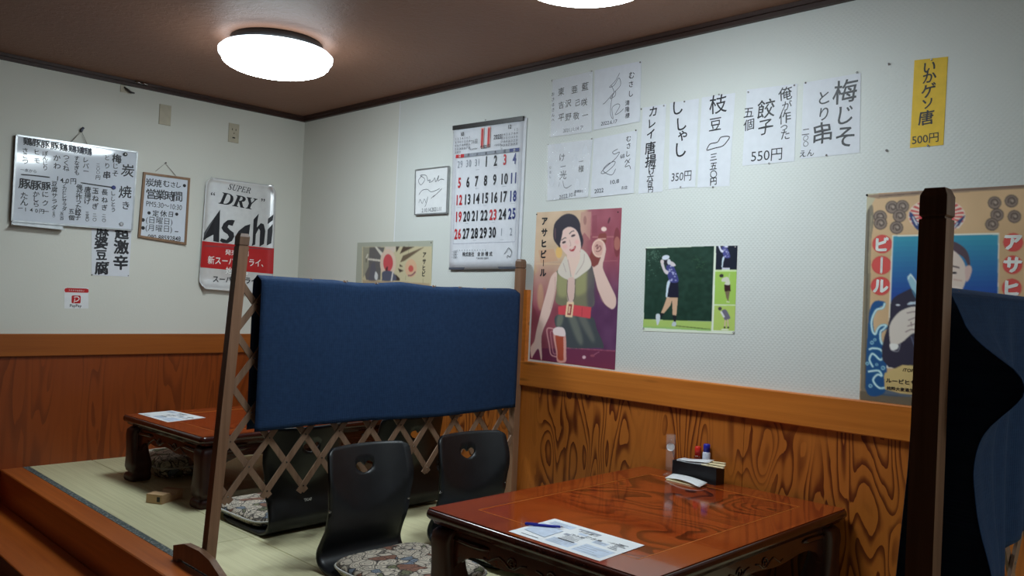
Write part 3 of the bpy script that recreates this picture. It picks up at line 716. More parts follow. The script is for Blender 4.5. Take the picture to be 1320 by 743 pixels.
# --- calendar
S = Sign('calendar', (580, 145, 8.745))
t = thing('wall_calendar', 'large white wall calendar with a red 11 and rows of bold dates', 'calendar', S.loc)
obj('back_pages', S.sheet(.004, d0=.002), M['paper'], t)
mb = MB(); mb.grid(10, 16, lambda a, b_: (lambda u, v: S.P(u, v, .0075 + .003*math.sin(a*PI)*b_ + .004*b_*b_))(*S.uv(.0 + a*.965, b_)))
o = obj('page', mb, M['paper'], t); flip_to(o, 'R'); sol = o.modifiers.new('thick', 'SOLIDIFY'); sol.thickness = .0005; sol.offset = -1
mb = MB(); mb.prism([S.uv(-.002, -.012), S.uv(.968, -.012), S.uv(.968, .018), S.uv(-.002, .018)], (.004, .014), S.P); obj('binding_bar', mb, M['dark'], t)
mb = MB(); mb.prism([S.uv(.0, .985), S.uv(.965, .985), S.uv(.965, 1.0), S.uv(.0, 1.0)], (.003, .0135), S.P); obj('bottom_edge', mb, M['ink_soft'], t)
S.off = .0160
def gc(a, b_, txt, size, mat='ink', wx=1.0, bold=0.0): S.G(a, b_, txt, size, mat=mat, wx=wx, bold=bold, jit=0, raw=True)
S.off = .0118
for a in (.43, .52): gc(a, .10, '1', .135, 'ink_pink', .8, .055)
S.off = .0124
for a in (.43, .52): gc(a, .10, '1', .13, 'ink_red', .75, .02)
gc(.32, .118, '31日', .026, 'ink'); gc(.64, .105, '2023', .032, 'ink_soft', .9, .01)
gc(.31, .167, 'November', .015, 'ink_soft'); gc(.475, .162, '令和5年', .022, 'ink', 1, .02); gc(.65, .160, '小計合計', .013, 'ink_soft')
gc(.145, .055, '10', .028, 'ink', 1, .02); gc(.80, .048, '12', .028, 'ink', 1, .02)
def minical(a0, b0, first, days):
    for d in range(1, days + 1):
        k = d - 1 + first; gc(a0 + (k % 7)*.033, b0 + (k // 7)*.0235, str(d), .017, 'ink_soft', .8, .01)
minical(.05, .085, 0, 31); minical(.70, .073, 5, 31)
S.off = .0126
for i in range(7):
    a0 = .055 + i*.126; mt = 'ink_red' if i == 0 else ('ink_blue' if i == 6 else 'ink_grey')
    S.poly([(a0, .196), (a0 + .1255, .196), (a0 + .1255, .220), (a0, .220)], mt, raw=True)
S.off = .0136
for i, ch in enumerate('日月火水木金土'): gc(.118 + i*.126, .208, ch, .019, 'white_ink' if i in (0, 6) else 'ink', 1, .01)
rows = [.265, .395, .515, .632, .752]
n = 29; d0 = [29, 30, 31] + list(range(1, 31)) + [1, 2]
for i, dv in enumerate(d0):
    c_, r_ = i % 7, i // 7
    off = i < 3 or i > 32
    mt = 'ink_grey' if off else ('ink_red' if c_ == 0 or (dv in (3, 23)) else ('ink_blue' if c_ == 6 else 'ink'))
    S.off = .0122 + .0022*rows[r_] + .0022*rows[r_]**2
    S.off = .0076 + .003*math.sin((.118 + c_*.126)/.965*PI)*rows[r_] + .004*rows[r_]**2 + .0018
    sd = str(dv); sz = .054 if off else .074
    for q_, dg_ in enumerate(sd): gc(.118 + c_*.126 + (q_ - (len(sd)-1)/2)*(.042 if off else .053), rows[r_], dg_, sz, mt, .66, .006 if off else .032)
    if (dv + c_) % 3 == 0: S.stroke([(.10 + c_*.126, rows[r_] + .05), (.15 + c_*.126, rows[r_] + .05)], .0016, 'ink_grey', raw=True)
S.off = .0135
for p in ([(.055, .22), (.055, .82)], [(.937, .22), (.937, .82)], [(.055, .82), (.937, .82)]): S.stroke(p, .0014, 'ink_blue', raw=True)
S.off = .0150
gc(.42, .895, '株式会社　会 計 様 式', .026, 'ink', .9, .01); gc(.50, .925, '〒000 東京 営業所', .012, 'ink_soft'); gc(.33, .868, '・・・・・・・・・・・・', .02, 'ink_soft')
for k in range(3): gc(.09, .875 + k*.02, '・日曜・', .014, 'ink_soft')
S.stroke([(.80, .90), (.83, .88), (.86, .86), (.90, .89), (.88, .92), (.85, .91), (.84, .93)], .003, 'ink', raw=True)
S.finish(t)
pin(t, S, .475, -.02, raw=True)

# --- autograph cards, each in a clear sleeve
def card(key, label, sleeve=True):
    S = Sign(key, (700, 70, 3.7176)); t = thing('autograph_card', label, 'autograph card', S.loc, 0, 'autograph cards on the right wall')
    obj('card', S.sheet(.0025), M['paper'], t)
    return S, t
def sleeve(S, t, amp=.002, corners=True):
    mb = MB(); ph = random.uniform(0, 6)
    def f(a, b_):
        u, v = S.uv(a*1.03 - .015, b_*1.03 - .015)
        return S.P(u, v, .0075 + amp*(math.sin(9*a + 7*b_ + ph)*math.sin(5*b_ - 3*a + ph) + .5*math.sin(21*a - 6*b_)))
    mb.grid(20, 20, f); o = obj('clear_sleeve', mb, M['sleeve'], t); flip_to(o, 'R')
S, t = card('sh1', 'autograph card dense with black characters, upper left of the four')
S.V(88, 178, '東', 40); S.G(88, 242, '吉', 36); S.G(88, 302, '平', 40)
S.G(152, 168, '亜', 40); S.G(122, 234, '沢', 38); S.G(122, 300, '野', 38); S.G(168, 230, '己', 34); S.G(160, 294, '敬', 38)
S.G(203, 153, '藍', 42); S.G(200, 228, '咲', 38); S.G(203, 290, '一', 36)
S.V(50, 190, 'おさるさんへ', 20, 25, mat='ink'); S.G(145, 360, '2021.11.14 ア', 24, wx=.9, mat='ink_soft')
S.finish(t); sleeve(S, t, .003); pin(t, S, 45, 128); pin(t, S, 236, 82)
S, t = card('sh2', 'autograph card with one tall grey signature, upper right of the four')
S.G(428, 102, 'む', 36); S.G(425, 145, 'さ', 32); S.G(425, 190, 'し', 32); S.V(408, 235, '清隆様', 26, 30)
S.stroke([(372, 90), (350, 130), (322, 160), (345, 150), (368, 115), (375, 150), (340, 190), (300, 235), (290, 240)], 2.5, 'ink_soft')
S.stroke([(330, 150), (345, 185), (325, 215), (350, 200), (352, 175)], 2.5, 'ink_soft')
S.stroke([(340, 190), (330, 240), (328, 290), (340, 310), (335, 260), (360, 240), (372, 250), (350, 290), (372, 280), (390, 262)], 2.5, 'ink_soft')
S.G(320, 328, '2022.6.17', 24, wx=1.0, mat='ink_soft')
S.finish(t); pin(t, S, 468, 40)
S, t = card('sh3', 'autograph card in a glossy wrinkled sleeve, lower left of the four')
S.G(95, 500, 'け', 40, mat='ink_soft'); S.G(100, 545, '一', 34, mat='ink_soft'); S.G(100, 585, '光', 44, mat='ink_soft')
S.stroke([(82, 620), (78, 640)], 3, 'ink_soft'); S.stroke([(98, 612), (104, 640), (118, 645), (140, 632)], 3, 'ink_soft'); S.G(185, 556, '様', 34); S.G(186, 520, '一', 26)
S.G(120, 680, '2022.10.8', 26, mat='ink_soft'); S.G(175, 660, '居酒屋む', 14, mat='ink_soft'); S.V(38, 550, 'むさし', 14, 22, mat='ink_soft')
S.finish(t); sleeve(S, t, .006); pin(t, S, 28, 435)
S, t = card('sh4', 'autograph card with a looped diagonal signature, lower right of the four')
for ch, x, y in (('む', 412, 405), ('さ', 412, 440), ('し', 410, 478), ('へ', 405, 515)): S.G(x, y, ch, 30)
S.stroke([(420, 500), (395, 540), (415, 535), (422, 552)], 3, 'ink')
S.stroke([(360, 455), (335, 470), (345, 480), (368, 470), (350, 500), (300, 545), (280, 570), (300, 570), (340, 535), (345, 515), (310, 530), (290, 560), (330, 580), (350, 550)], 3, 'ink_soft')
S.G(382, 490, '68', 26, mat='ink_soft'); S.G(345, 612, '10.8', 26, mat='ink_soft', wx=1.3); S.G(270, 655, '2022', 28, mat='ink_soft'); S.G(392, 640, 'お店', 18, mat='ink_soft')
S.finish(t); pin(t, S, 448, 365); pin(t, S, 236, 405)

# --- hand-brushed menu sheets
C8 = (820, 60, 3.143); GR = 'handwritten menu papers pinned to the right wall'
S, t = paper('karei', 'menu_strip', 'narrow white menu strip beside the autograph cards, leftmost of the row', 'paper sign', C8, group=GR)
for x, y, ch, sz in ((70, 262, 'カ', 46), (66, 310, 'レ', 44), (60, 352, 'イ', 46), (58, 408, '唐', 54), (60, 460, '揚', 54), (66, 498, 'げ', 38), (58, 530, '六', 34), (57, 556, '百', 30), (60, 580, '円', 26)): S.G(x, y, ch, sz, bold=.004)
S.finish(t); pin(t, S, 22, 254); pin(t, S, 114, 240)
S, t = paper('shisha', 'menu_strip', 'narrow white menu strip reading 350 yen, second of the row', 'paper sign', C8, group=GR)
for x, y, ch, sz in ((170, 250, 'し', 62), (185, 320, 'し', 60), (188, 370, 'ゃ', 56), (182, 425, 'し', 66)): S.G(x, y, ch, sz)
S.G(184, 530, '350円', 46, wx=.85, jit=.5); S.finish(t); pin(t, S, 197, 224); pin(t, S, 181, 570)
S, t = paper('eda', 'menu_strip', 'white menu strip with a small pod doodle, third of the row', 'paper sign', C8, group=GR)
S.G(333, 235, '枝', 82, bold=-.01); S.G(322, 318, '豆', 60, bold=-.01)
S.stroke([(286, 424), (300, 400), (330, 392), (345, 372), (378, 370), (368, 390), (350, 408), (320, 416), (286, 426)], 4, 'ink')
for y, ch in ((452, '三'), (488, '五'), (520, '〇'), (548, '円')): S.G(314, y, ch, 34)
S.finish(t); pin(t, S, 337, 196); pin(t, S, 312, 570)
S, t = paper('gyoza', 'menu_sheet', 'square white menu sheet reading 550 yen, fourth of the row', 'paper sign', C8, group=GR)
for x, y, ch, sz in ((606, 190, '俺', 58), (612, 238, 'が', 44), (604, 285, '作', 54), (600, 328, 'っ', 40), (606, 355, 'た', 44), (528, 250, '餃', 80), (526, 325, '子', 70), (458, 266, '五', 48), (458, 315, '個', 50)): S.G(x, y, ch, sz, bold=-.008)
S.G(530, 440, '550円', 56, wx=1.0, jit=.4); S.finish(t); pin(t, S, 456, 186); pin(t, S, 642, 158); pin(t, S, 541, 474)
S, t = paper('ume', 'menu_sheet', 'white menu sheet with two large brushed columns, next to the gyoza-priced sheet', 'paper sign', C8, group=GR)
for x, y, ch, sz in ((848, 180, '梅', 100), (850, 275, 'じ', 84), (846, 365, 'そ', 92), (762, 205, 'と', 62), (762, 270, 'り', 60), (755, 350, '串', 92), (688, 345, '二', 34), (688, 370, '〇', 24), (688, 394, '〇', 24), (692, 432, 'えん', 32)): S.G(x, y, ch, sz, bold=-.006)
t['label'] = 'large white menu sheet with two big brushed columns, rightmost white one of the row'
S.finish(t); pin(t, S, 688, 148); pin(t, S, 896, 106); pin(t, S, 771, 440)
S, t = paper('ika', 'menu_strip', 'bright yellow menu strip reading 500 yen, alone at the right', 'paper sign', C8, mat='yellow', group=GR)
for x, y, ch, sz in ((1190, 84, 'い', 54), (1190, 124, 'か', 54), (1186, 178, 'ゲ', 60), (1182, 232, 'ソ', 50), (1175, 288, '唐', 62)): S.G(x, y, ch, sz, bold=.004)
S.G(1172, 374, '500円', 44, wx=.95, jit=.4, bold=.006); S.finish(t); pin(t, S, 1198, 54); pin(t, S, 1183, 402)
for i, (x, z) in enumerate(((3.843, 1.894), (3.847, 1.591))):
    mb = MB(); mb.loft([[(r*math.cos(2*PI*k/8), -d, r*math.sin(2*PI*k/8)) for k in range(8)] for r, d in ((.005, 0), (.004, .005), (.0006, .0065))])
    tag(obj('pushpin', mb, M['steel'], loc=(x, 0, z)), ('upper' if i == 0 else 'lower') + ' lone pushpin on the wall left of the yellow strip', 'pushpin')

# ------------------------------------------------------------------ printed pictures: colour layer laid on a fine sheet
class Print:
    def __init__(s, key, crop, res=.0026, ss=2):
        s.S = Sign(key, crop); s.nx = int(s.S.w / res); s.ny = int(s.S.h / res); s.ss = ss
        s.X, s.Y = np.meshgrid((np.arange(s.nx*ss) + .5)/(s.nx*ss), (np.arange(s.ny*ss) + .5)/(s.ny*ss))
        s.img = np.zeros((s.ny*ss, s.nx*ss, 3))
    def pts(s, pts, curve=True, closed=True):
        p = [Vector(s.S.st(*q)) for q in pts]
        return np.array([tuple(v) for v in (smooth_pts(p, closed) if curve else p)])
    def fill(s, mask, col, a=1.0):
        m = (mask * a)[..., None]; s.img = s.img*(1-m) + np.array(col, float)*m
    def poly(s, pts, col, curve=True, a=1.0, soft=0):
        P = s.pts(pts, curve); x, y = s.X, s.Y; ins = np.zeros(x.shape, bool)
        j = len(P) - 1
        for i in range(len(P)):
            (x1, y1), (x2, y2) = P[i], P[j]; j = i
            if y1 == y2: continue
            c = ((y1 > y) != (y2 > y)) & (x < (x2-x1)*(y-y1)/(y2-y1) + x1); ins ^= c
        m = ins.astype(float)
        if soft: m = s.blur(m, soft)
        s.fill(m, col, a)
    def blur(s, m, n):
        for ax in (0, 1):
            for _ in range(2):
                k = n*s.ss; c = np.cumsum(np.pad(m, [(k, k+1) if q == ax else (0, 0) for q in (0, 1)], mode='edge'), axis=ax)
                m = ((c[2*k:, :] - c[:-2*k, :]) if ax == 0 else (c[:, 2*k:] - c[:, :-2*k])) / (2*k)
                m = m[:s.X.shape[0], :s.X.shape[1]]
        return m
    def ell(s, x, y, rx, ry, col, a=1.0, soft=0, rot=0):
        n = 28; pts = []
        for k in range(n):
            ca, sa = math.cos(2*PI*k/n)*rx, math.sin(2*PI*k/n)*ry
            pts.append((x + ca*math.cos(rot) - sa*math.sin(rot), y + ca*math.sin(rot) + sa*math.cos(rot)))
        s.poly(pts, col, False, a, soft)
    def line(s, pts, w, col, a=1.0, curve=True):
        p = smooth_pts([Vector(q) for q in pts]) if curve and len(pts) > 2 else [Vector(q) for q in pts]
        L = []; R = []
        for i, c in enumerate(p):
            t = (p[min(i+1, len(p)-1)] - p[max(i-1, 0)]); t = t.normalized() if t.length else Vector((1, 0)); n = Vector((-t.y, t.x))*w/2
            L.append(c+n); R.append(c-n)
        for i in range(len(p)-1): s.poly([tuple(L[i]), tuple(L[i+1]), tuple(R[i+1]), tuple(R[i])], col, False, a)
    def mottle(s, amp, cells, seed):
        rs = np.random.RandomState(seed); g = rs.rand(cells, cells); n0, n1 = s.X.shape
        yi = np.linspace(0, cells-1.001, n0); xi = np.linspace(0, cells-1.001, n1); y0 = yi.astype(int); x0 = xi.astype(int)
        fy = (yi-y0)[:, None]; fx = (xi-x0)[None]
        v = g[y0][:, x0]*(1-fy)*(1-fx) + g[y0+1][:, x0]*fy*(1-fx) + g[y0][:, x0+1]*(1-fy)*fx + g[y0+1][:, x0+1]*fy*fx
        return (v - .5)*2*amp
    def build(s, root, gain=1.0, name='print'):
        n = s.ss; im = s.img.reshape(s.ny, n, s.nx, n, 3).mean((1, 3)); im = np.clip(im*gain, 0, 255)/255
        im = np.where(im <= .04045, im/12.92, ((im + .055)/1.055)**2.4)
        S = s.S; nx, ny = s.nx, s.ny; S.off = .0018
        a = np.linspace(0, 1, nx+1); b_ = np.linspace(0, 1, ny+1); A, B = np.meshgrid(a, b_); q = np.array(S.q)
        U = ((1-A)*(1-B))[..., None]*q[0] + (A*(1-B))[..., None]*q[1] + (A*B)[..., None]*q[2] + ((1-A)*B)[..., None]*q[3]
        U = U.reshape(-1, 2) - np.array([S.cu, S.cv]); V = np.zeros((len(U), 3))
        V[:, 0] = U[:, 0]; V[:, 2] = U[:, 1]; V[:, 1] = -(.0014)
        idx = (np.arange(ny)[:, None]*(nx+1) + np.arange(nx)[None]).reshape(-1)
        F = np.stack([idx, idx+nx+1, idx+nx+2, idx+1], 1)
        me = bpy.data.meshes.new(name); me.vertices.add(len(V)); me.vertices.foreach_set('co', V.reshape(-1))
        me.loops.add(len(F)*4); me.loops.foreach_set('vertex_index', F.reshape(-1).astype(np.int32))
        me.polygons.add(len(F)); me.polygons.foreach_set('loop_start', (np.arange(len(F))*4).astype(np.int32))
        try: me.polygons.foreach_set('loop_total', np.full(len(F), 4, np.int32))
        except Exception: pass
        me.update(calc_edges=True)
        pad = np.pad(im, ((0, 1), (0, 1), (0, 0)), mode='edge'); pad = np.pad(pad, ((1, 0), (1, 0), (0, 0)), mode='edge')
        vc = (pad[:-1, :-1] + pad[1:, :-1] + pad[:-1, 1:] + pad[1:, 1:])/4
        ca = me.color_attributes.new('ink', 'FLOAT_COLOR', 'POINT')
        cc = np.ones((len(V), 4)); cc[:, :3] = vc.reshape(-1, 3); ca.data.foreach_set('color', cc.reshape(-1).astype(np.float32))
        me.materials.append(M['print']); o = obj(name, me, None, root)
        return o

SKIN = (216, 184, 172)
# --- poster of a woman with a beer bottle
P = Print('woman', (675, 265, 6.757)); S = P.S
t = thing('woman_poster', 'vintage poster of a smiling woman in a green dress holding up a beer bottle', 'poster', S.loc)
obj('sheet', S.sheet(.0008), M['paper_w'], t)
X, Y = P.X, P.Y
top = np.array((200, 172, 144.)); low = np.array((140, 72, 84.)); right = np.array((146, 74, 88.)); rl = np.array((92, 54, 88.))
fy = np.clip((Y - .30)/.35, 0, 1)[..., None]; lft = top*(1-fy) + low*fy; fy2 = np.clip((Y - .3)/.3, 0, 1)[..., None]; rgt = right*(1-fy2) + rl*fy2
fx = 1/(1 + np.exp(-(X - .62 + .25*np.clip(Y-.25, 0, 1))*60)); P.img = lft*(1-fx[..., None]) + rgt*fx[..., None]
P.img += P.mottle(9, 18, 3)[..., None]
P.poly([(500, 60), (588, 55), (580, 300), (480, 330)], (184, 138, 126), False, .8)
P.poly([(600, 90), (640, 80), (640, 240), (600, 240)], (128, 60, 74), False, .5); P.line([(590, 50), (588, 260)], 5, (176, 110, 112)); P.line([(600, 275), (830, 270)], 8, (176, 112, 112)); P.line([(600, 485), (820, 480)], 5, (170, 100, 104))
P.ell(745, 130, 8, 30, (90, 40, 54), rot=.3); P.ell(815, 320, 30, 130, (120, 52, 60)); P.ell(815, 330, 26, 60, (190, 130, 110), .6)
P.ell(535, 130, 14, 40, (140, 92, 88), .6); P.poly([(490, 290), (530, 235), (575, 290), (575, 400), (490, 400)], (150, 84, 92), False, .7)
P.poly([(130, 390), (260, 375), (300, 480), (150, 500)], (196, 150, 120), False, .7); P.ell(310, 410, 28, 50, (222, 176, 96), .8, 1); P.line([(110, 505), (330, 510)], 10, (206, 176, 140), .7)
P.ell(150, 800, 28, 120, (196, 160, 120), .6, 2); P.ell(100, 560, 20, 40, (190, 160, 120), .5, 2)
# counter and skirt shadows
P.poly([(40, 1240), (830, 1265), (830, 1440), (30, 1360)], (112, 50, 76), False); P.line([(350, 1240), (800, 1268)], 6, (170, 92, 110)); P.ell(527, 1323, 16, 14, (214, 178, 186)); P.line([(600, 1310), (660, 1275)], 5, (170, 110, 130)); P.ell(600, 1310, 20, 10, (150, 80, 96))
# dress
P.poly([(300, 560), (285, 640), (290, 740), (300, 860), (590, 890), (612, 740), (620, 560), (600, 530), (440, 600)], (120, 116, 92)); P.poly([(300, 600), (385, 640), (380, 790), (300, 780)], (158, 154, 108), True, .8, 3); P.poly([(460, 640), (600, 560), (580, 720), (460, 790)], (156, 152, 106), True, .8, 3)
P.poly([(560, 560), (625, 560), (620, 860), (560, 880)], (78, 70, 84), True, .7, 3)
P.poly([(300, 950), (280, 1050), (350, 1100), (375, 1235), (640, 1240), (700, 1230), (640, 1080), (580, 960)], (70, 74, 78)); P.poly([(390, 970), (450, 960), (520, 1180), (480, 1200)], (128, 130, 114), True, .6, 3); P.poly([(480, 980), (540, 970), (620, 1160), (590, 1180)], (122, 122, 110), True, .6, 3); P.poly([(300, 960), (350, 960), (330, 1050), (290, 1050)], (140, 142, 120), True, .6, 2)
P.poly([(300, 880), (400, 860), (590, 885), (582, 985), (440, 960), (304, 950)], (206, 74, 82), False); P.line([(510, 890), (508, 965)], 4, (160, 50, 60))
P.poly([(378, 838), (440, 842), (425, 975), (362, 970)], (232, 196, 160), False); P.poly([(394, 858), (424, 860), (412, 955), (380, 952)], (150, 60, 60), False); P.poly([(396, 875), (410, 876), (402, 940), (388, 938)], (226, 190, 158), False)
# arms
P.poly([(290, 580), (240, 620), (205, 740), (160, 900), (115, 1080), (95, 1180), (62, 1240), (70, 1330), (90, 1300), (130, 1250), (150, 1340), (162, 1330), (156, 1180), (170, 1090), (230, 950), (270, 800), (285, 700)], SKIN); P.line([(275, 620), (272, 760), (235, 900)], 5, (176, 128, 120), .6)
P.poly([(600, 520), (625, 640), (650, 740), (690, 840), (760, 900), (800, 880), (805, 800), (760, 700), (700, 570), (690, 520), (700, 450), (718, 380), (700, 320), (665, 290), (690, 400), (660, 470), (640, 540)], SKIN); P.line([(640, 720), (700, 850), (760, 900)], 5, (110, 60, 70), .8)
P.poly([(690, 240), (720, 245), (722, 300), (715, 330), (640, 530), (600, 525), (566, 480), (575, 440), (640, 300), (660, 250)], (128, 62, 58)); P.ell(700, 205, 24, 20, (232, 196, 186)); P.line([(645, 290), (718, 290)], 10, (210, 160, 150))
P.ell(655, 372, 60, 80, (222, 186, 170)); P.ell(655, 372, 48, 66, (206, 160, 148)); P.line([(625, 360), (645, 340), (640, 380), (665, 350), (675, 380), (650, 400), (630, 395)], 7, (120, 64, 70))
P.poly([(700, 320), (718, 370), (710, 430), (690, 500), (640, 545), (610, 540), (660, 500), (680, 430), (690, 390)], SKIN)
# neck, collar
P.poly([(380, 420), (480, 400), (500, 430), (470, 560), (440, 640), (440, 780), (430, 840), (385, 830), (380, 700), (400, 600)], (222, 192, 178))
P.poly([(370, 440), (335, 490), (300, 560), (310, 600), (370, 640), (430, 635), (400, 560)], (208, 196, 184)); P.poly([(500, 380), (560, 430), (590, 525), (510, 600), (440, 640), (455, 560), (490, 470)], (212, 200, 188))
P.line([(385, 470), (405, 560), (412, 620)], 4, (160, 132, 130)); P.line([(530, 420), (520, 500), (455, 600)], 4, (166, 138, 134)); P.line([(345, 500), (370, 580)], 4, (170, 150, 146)); P.poly([(385, 640), (445, 640), (440, 800), (425, 835), (390, 830), (378, 740)], (210, 178, 168)); P.line([(384, 650), (378, 745), (392, 830)], 5, (84, 70, 70)); P.line([(450, 640), (446, 790), (430, 830)], 5, (84, 70, 70))
# head
P.poly([(300, 350), (262, 290), (264, 190), (310, 110), (380, 72), (450, 90), (490, 150), (498, 220), (520, 300), (510, 360), (490, 360), (460, 250), (340, 260), (320, 360)], (44, 38, 52))
P.poly([(345, 205), (395, 180), (460, 215), (488, 280), (500, 350), (490, 400), (450, 445), (400, 445), (350, 400), (318, 340), (318, 280)], (222, 190, 180)); P.poly([(262, 200), (300, 120), (380, 80), (450, 110), (492, 180), (488, 250), (450, 205), (395, 185), (345, 215), (335, 260), (318, 330), (300, 350)], (44, 38, 52)); P.poly([(268, 210), (280, 200), (282, 280), (272, 290)], (96, 70, 76), True, .8)
P.line([(330, 302), (358, 282), (372, 284)], 7, (60, 44, 48)); P.line([(398, 248), (420, 226), (442, 222)], 7, (60, 44, 48)); P.ell(352, 320, 18, 9, (60, 40, 46), 1, 0, -.35); P.ell(432, 262, 20, 9, (60, 40, 46), 1, 0, -.35); P.line([(400, 300), (412, 345), (400, 352)], 4, (180, 136, 130)); P.poly([(398, 382), (425, 374), (452, 350), (452, 370), (435, 396), (412, 398)], (170, 52, 60)); P.line([(408, 386), (446, 366)], 5, (236, 220, 214)); P.ell(362, 360, 24, 18, (226, 160, 156), .5, 2); P.ell(466, 320, 20, 20, (226, 160, 156), .5, 2)
# mug
P.line([(262, 1075), (205, 1078), (225, 1220), (240, 1300), (290, 1320)], 10, (206, 150, 150)); P.line([(262, 1100), (235, 1105), (250, 1230), (262, 1290), (290, 1290)], 6, (190, 130, 136))
P.poly([(262, 1100), (360, 1110), (372, 1290), (365, 1365), (295, 1362), (285, 1290)], (206, 150, 140)); P.poly([(280, 1130), (350, 1140), (348, 1290), (345, 1350), (300, 1340), (295, 1270)], (170, 76, 54)); P.poly([(258, 1110), (262, 1075), (300, 1058), (345, 1065), (364, 1100), (358, 1140), (280, 1130)], (230, 206, 204)); P.line([(350, 1150), (355, 1340)], 6, (222, 160, 150))
P.build(t, 1.12)
S.off = .0022
for y, ch in ((138, 'ア'), (235, 'サ'), (330, 'ヒ'), (422, 'ビ'), (500, 'ー'), (585, 'ル')): S.G(185 - (y-138)*.03, y, ch if ch != 'ー' else '｜', 76 if ch != 'ー' else 56, mat='framewood' if 0 else 'ink', jit=0, bold=.045)
S.finish(t); pin(t, S, 117, 78, mat='dark', r=.003); pin(t, S, 825, 58, mat='dark', r=.003)

# --- golf photographs
P = Print('golf', (825, 310, 5.946), .0022); S = P.S
t = thing('golf_photo_print', 'print of four photos of a golfer, one large and three small at its right', 'photo print', S.loc)
obj('sheet', S.sheet(.0008), M['paper_w'], t)
P.img[:] = (220, 228, 210)
P.poly([(46, 64), (574, 44), (556, 622), (30, 606)], (26, 56, 44), False); P.img += (P.mottle(10, 30, 5)[..., None])*((P.img[..., :1] < 60))
rs = np.random.RandomState(4)
for k in range(60): P.ell(60 + abs(rs.randn())*60, 80 + abs(rs.randn())*95, 5, 4, (96, 122, 104), .7)
for k in range(24): P.ell(460 + rs.randn()*35, 180 + rs.randn()*30, 6, 4, (60, 92, 66), .6)
P.poly([(28, 606), (556, 624), (552, 684), (24, 658)], (170, 196, 106), False); P.line([(270, 655), (400, 668), (552, 684)], 7, (96, 120, 60)); P.poly([(24, 658), (552, 684), (552, 696), (24, 670)], (150, 190, 110), False)
def golfer(P, x, y, k, top_, skirt, arms, leg):
    def q(*pp): return [(x + a*k, y + b_*k) for a, b_ in pp]
    P.poly(q((215, 320), (205, 400), (205, 435), (235, 440), (230, 360), (240, 310)), (200, 214, 226)); P.poly(q((240, 320), (300, 315), (305, 440), (215, 436), (225, 370)), skirt, False)
    P.poly(q((212, 438), (258, 440), (240, 500), (190, 560), (165, 560), (190, 500)), leg, False); P.poly(q((250, 440), (298, 440), (292, 510), (286, 576), (256, 576), (255, 500)), leg, False)
    P.poly(q((162, 556), (194, 562), (160, 605), (148, 590)), (24, 26, 34), False); P.poly(q((256, 574), (288, 576), (280, 630), (268, 630)), (24, 26, 34), False)
    P.poly(q((126, 572), (156, 568), (158, 610), (142, 650), (132, 640)), (206, 214, 220)); P.poly(q((262, 625), (284, 630), (280, 658), (250, 654)), (190, 200, 206))
    P.poly(q((210, 190), (255, 185), (290, 260), (300, 318), (240, 320), (215, 260)), top_)
    rs2 = np.random.RandomState(8)
    for i in range(16): P.ell(x + (228 + rs2.rand()*60)*k, y + (200 + rs2.rand()*110)*k, 7*k, 5*k, (190, 190, 220), .8)
    P.poly(q((165, 180), (185, 175), (200, 220), (225, 240), (215, 262), (190, 245)), arms); P.poly(q((240, 160), (270, 175), (280, 195), (255, 200), (235, 185)), arms)
    P.ell(x + 212*k, y + 165*k, 24*k, 28*k, (34, 32, 44)); P.ell(x + 203*k, y + 132*k, 30*k, 18*k, (206, 212, 224), 1, 0, -.2); P.ell(x + 175*k, y + 165*k, 14*k, 18*k, (210, 196, 196)); P.ell(x + 228*k, y + 165*k, 14*k, 22*k, (206, 206, 214))
golfer(P, 0, 0, 1, (64, 66, 128), (20, 22, 44), (206, 196, 200), (206, 168, 138))
P.poly([(590, 44), (750, 40), (744, 230), (584, 230)], (18, 26, 44), False)
golfer(P, 498, -75, .65, (74, 76, 140), (20, 22, 44), (214, 214, 230), (200, 200, 216)); P.poly([(584, 226), (746, 226), (744, 244), (582, 246)], (206, 226, 170), False)
P.poly([(582, 240), (744, 240), (738, 494), (576, 492)], (160, 196, 90), False); P.poly([(650, 340), (695, 340), (698, 390), (652, 392)], (56, 26, 30), False); P.poly([(656, 392), (692, 392), (680, 470), (665, 440)], (120, 104, 80), False); P.poly([(640, 290), (680, 285), (692, 340), (652, 338), (660, 320), (630, 315)], (206, 206, 190)); P.ell(630, 272, 16, 14, (50, 46, 50)); P.line([(686, 292), (690, 250)], 4, (190, 200, 170)); P.line([(665, 470), (690, 474)], 6, (220, 220, 210))
P.poly([(576, 500), (738, 500), (732, 694), (568, 690)], (176, 200, 102), False); P.poly([(625, 545), (660, 530), (690, 580), (692, 600), (655, 612), (640, 570)], (110, 106, 122)); P.line([(625, 545), (650, 590)], 14, (214, 214, 216)); P.ell(618, 524, 14, 14, (60, 56, 66)); P.line([(658, 610), (652, 670)], 9, (206, 180, 160)); P.line([(675, 606), (680, 675)], 9, (206, 180, 160)); P.ell(652, 668, 7, 7, (30, 30, 36)); P.ell(680, 668, 7, 7, (30, 30, 36)); P.ell(655, 684, 30, 5, (230, 230, 220))
P.build(t, 1.08); S.off = .002; pin(t, S, 50, 68); pin(t, S, 733, 52); pin(t, S, 30, 675); pin(t, S, 720, 705)

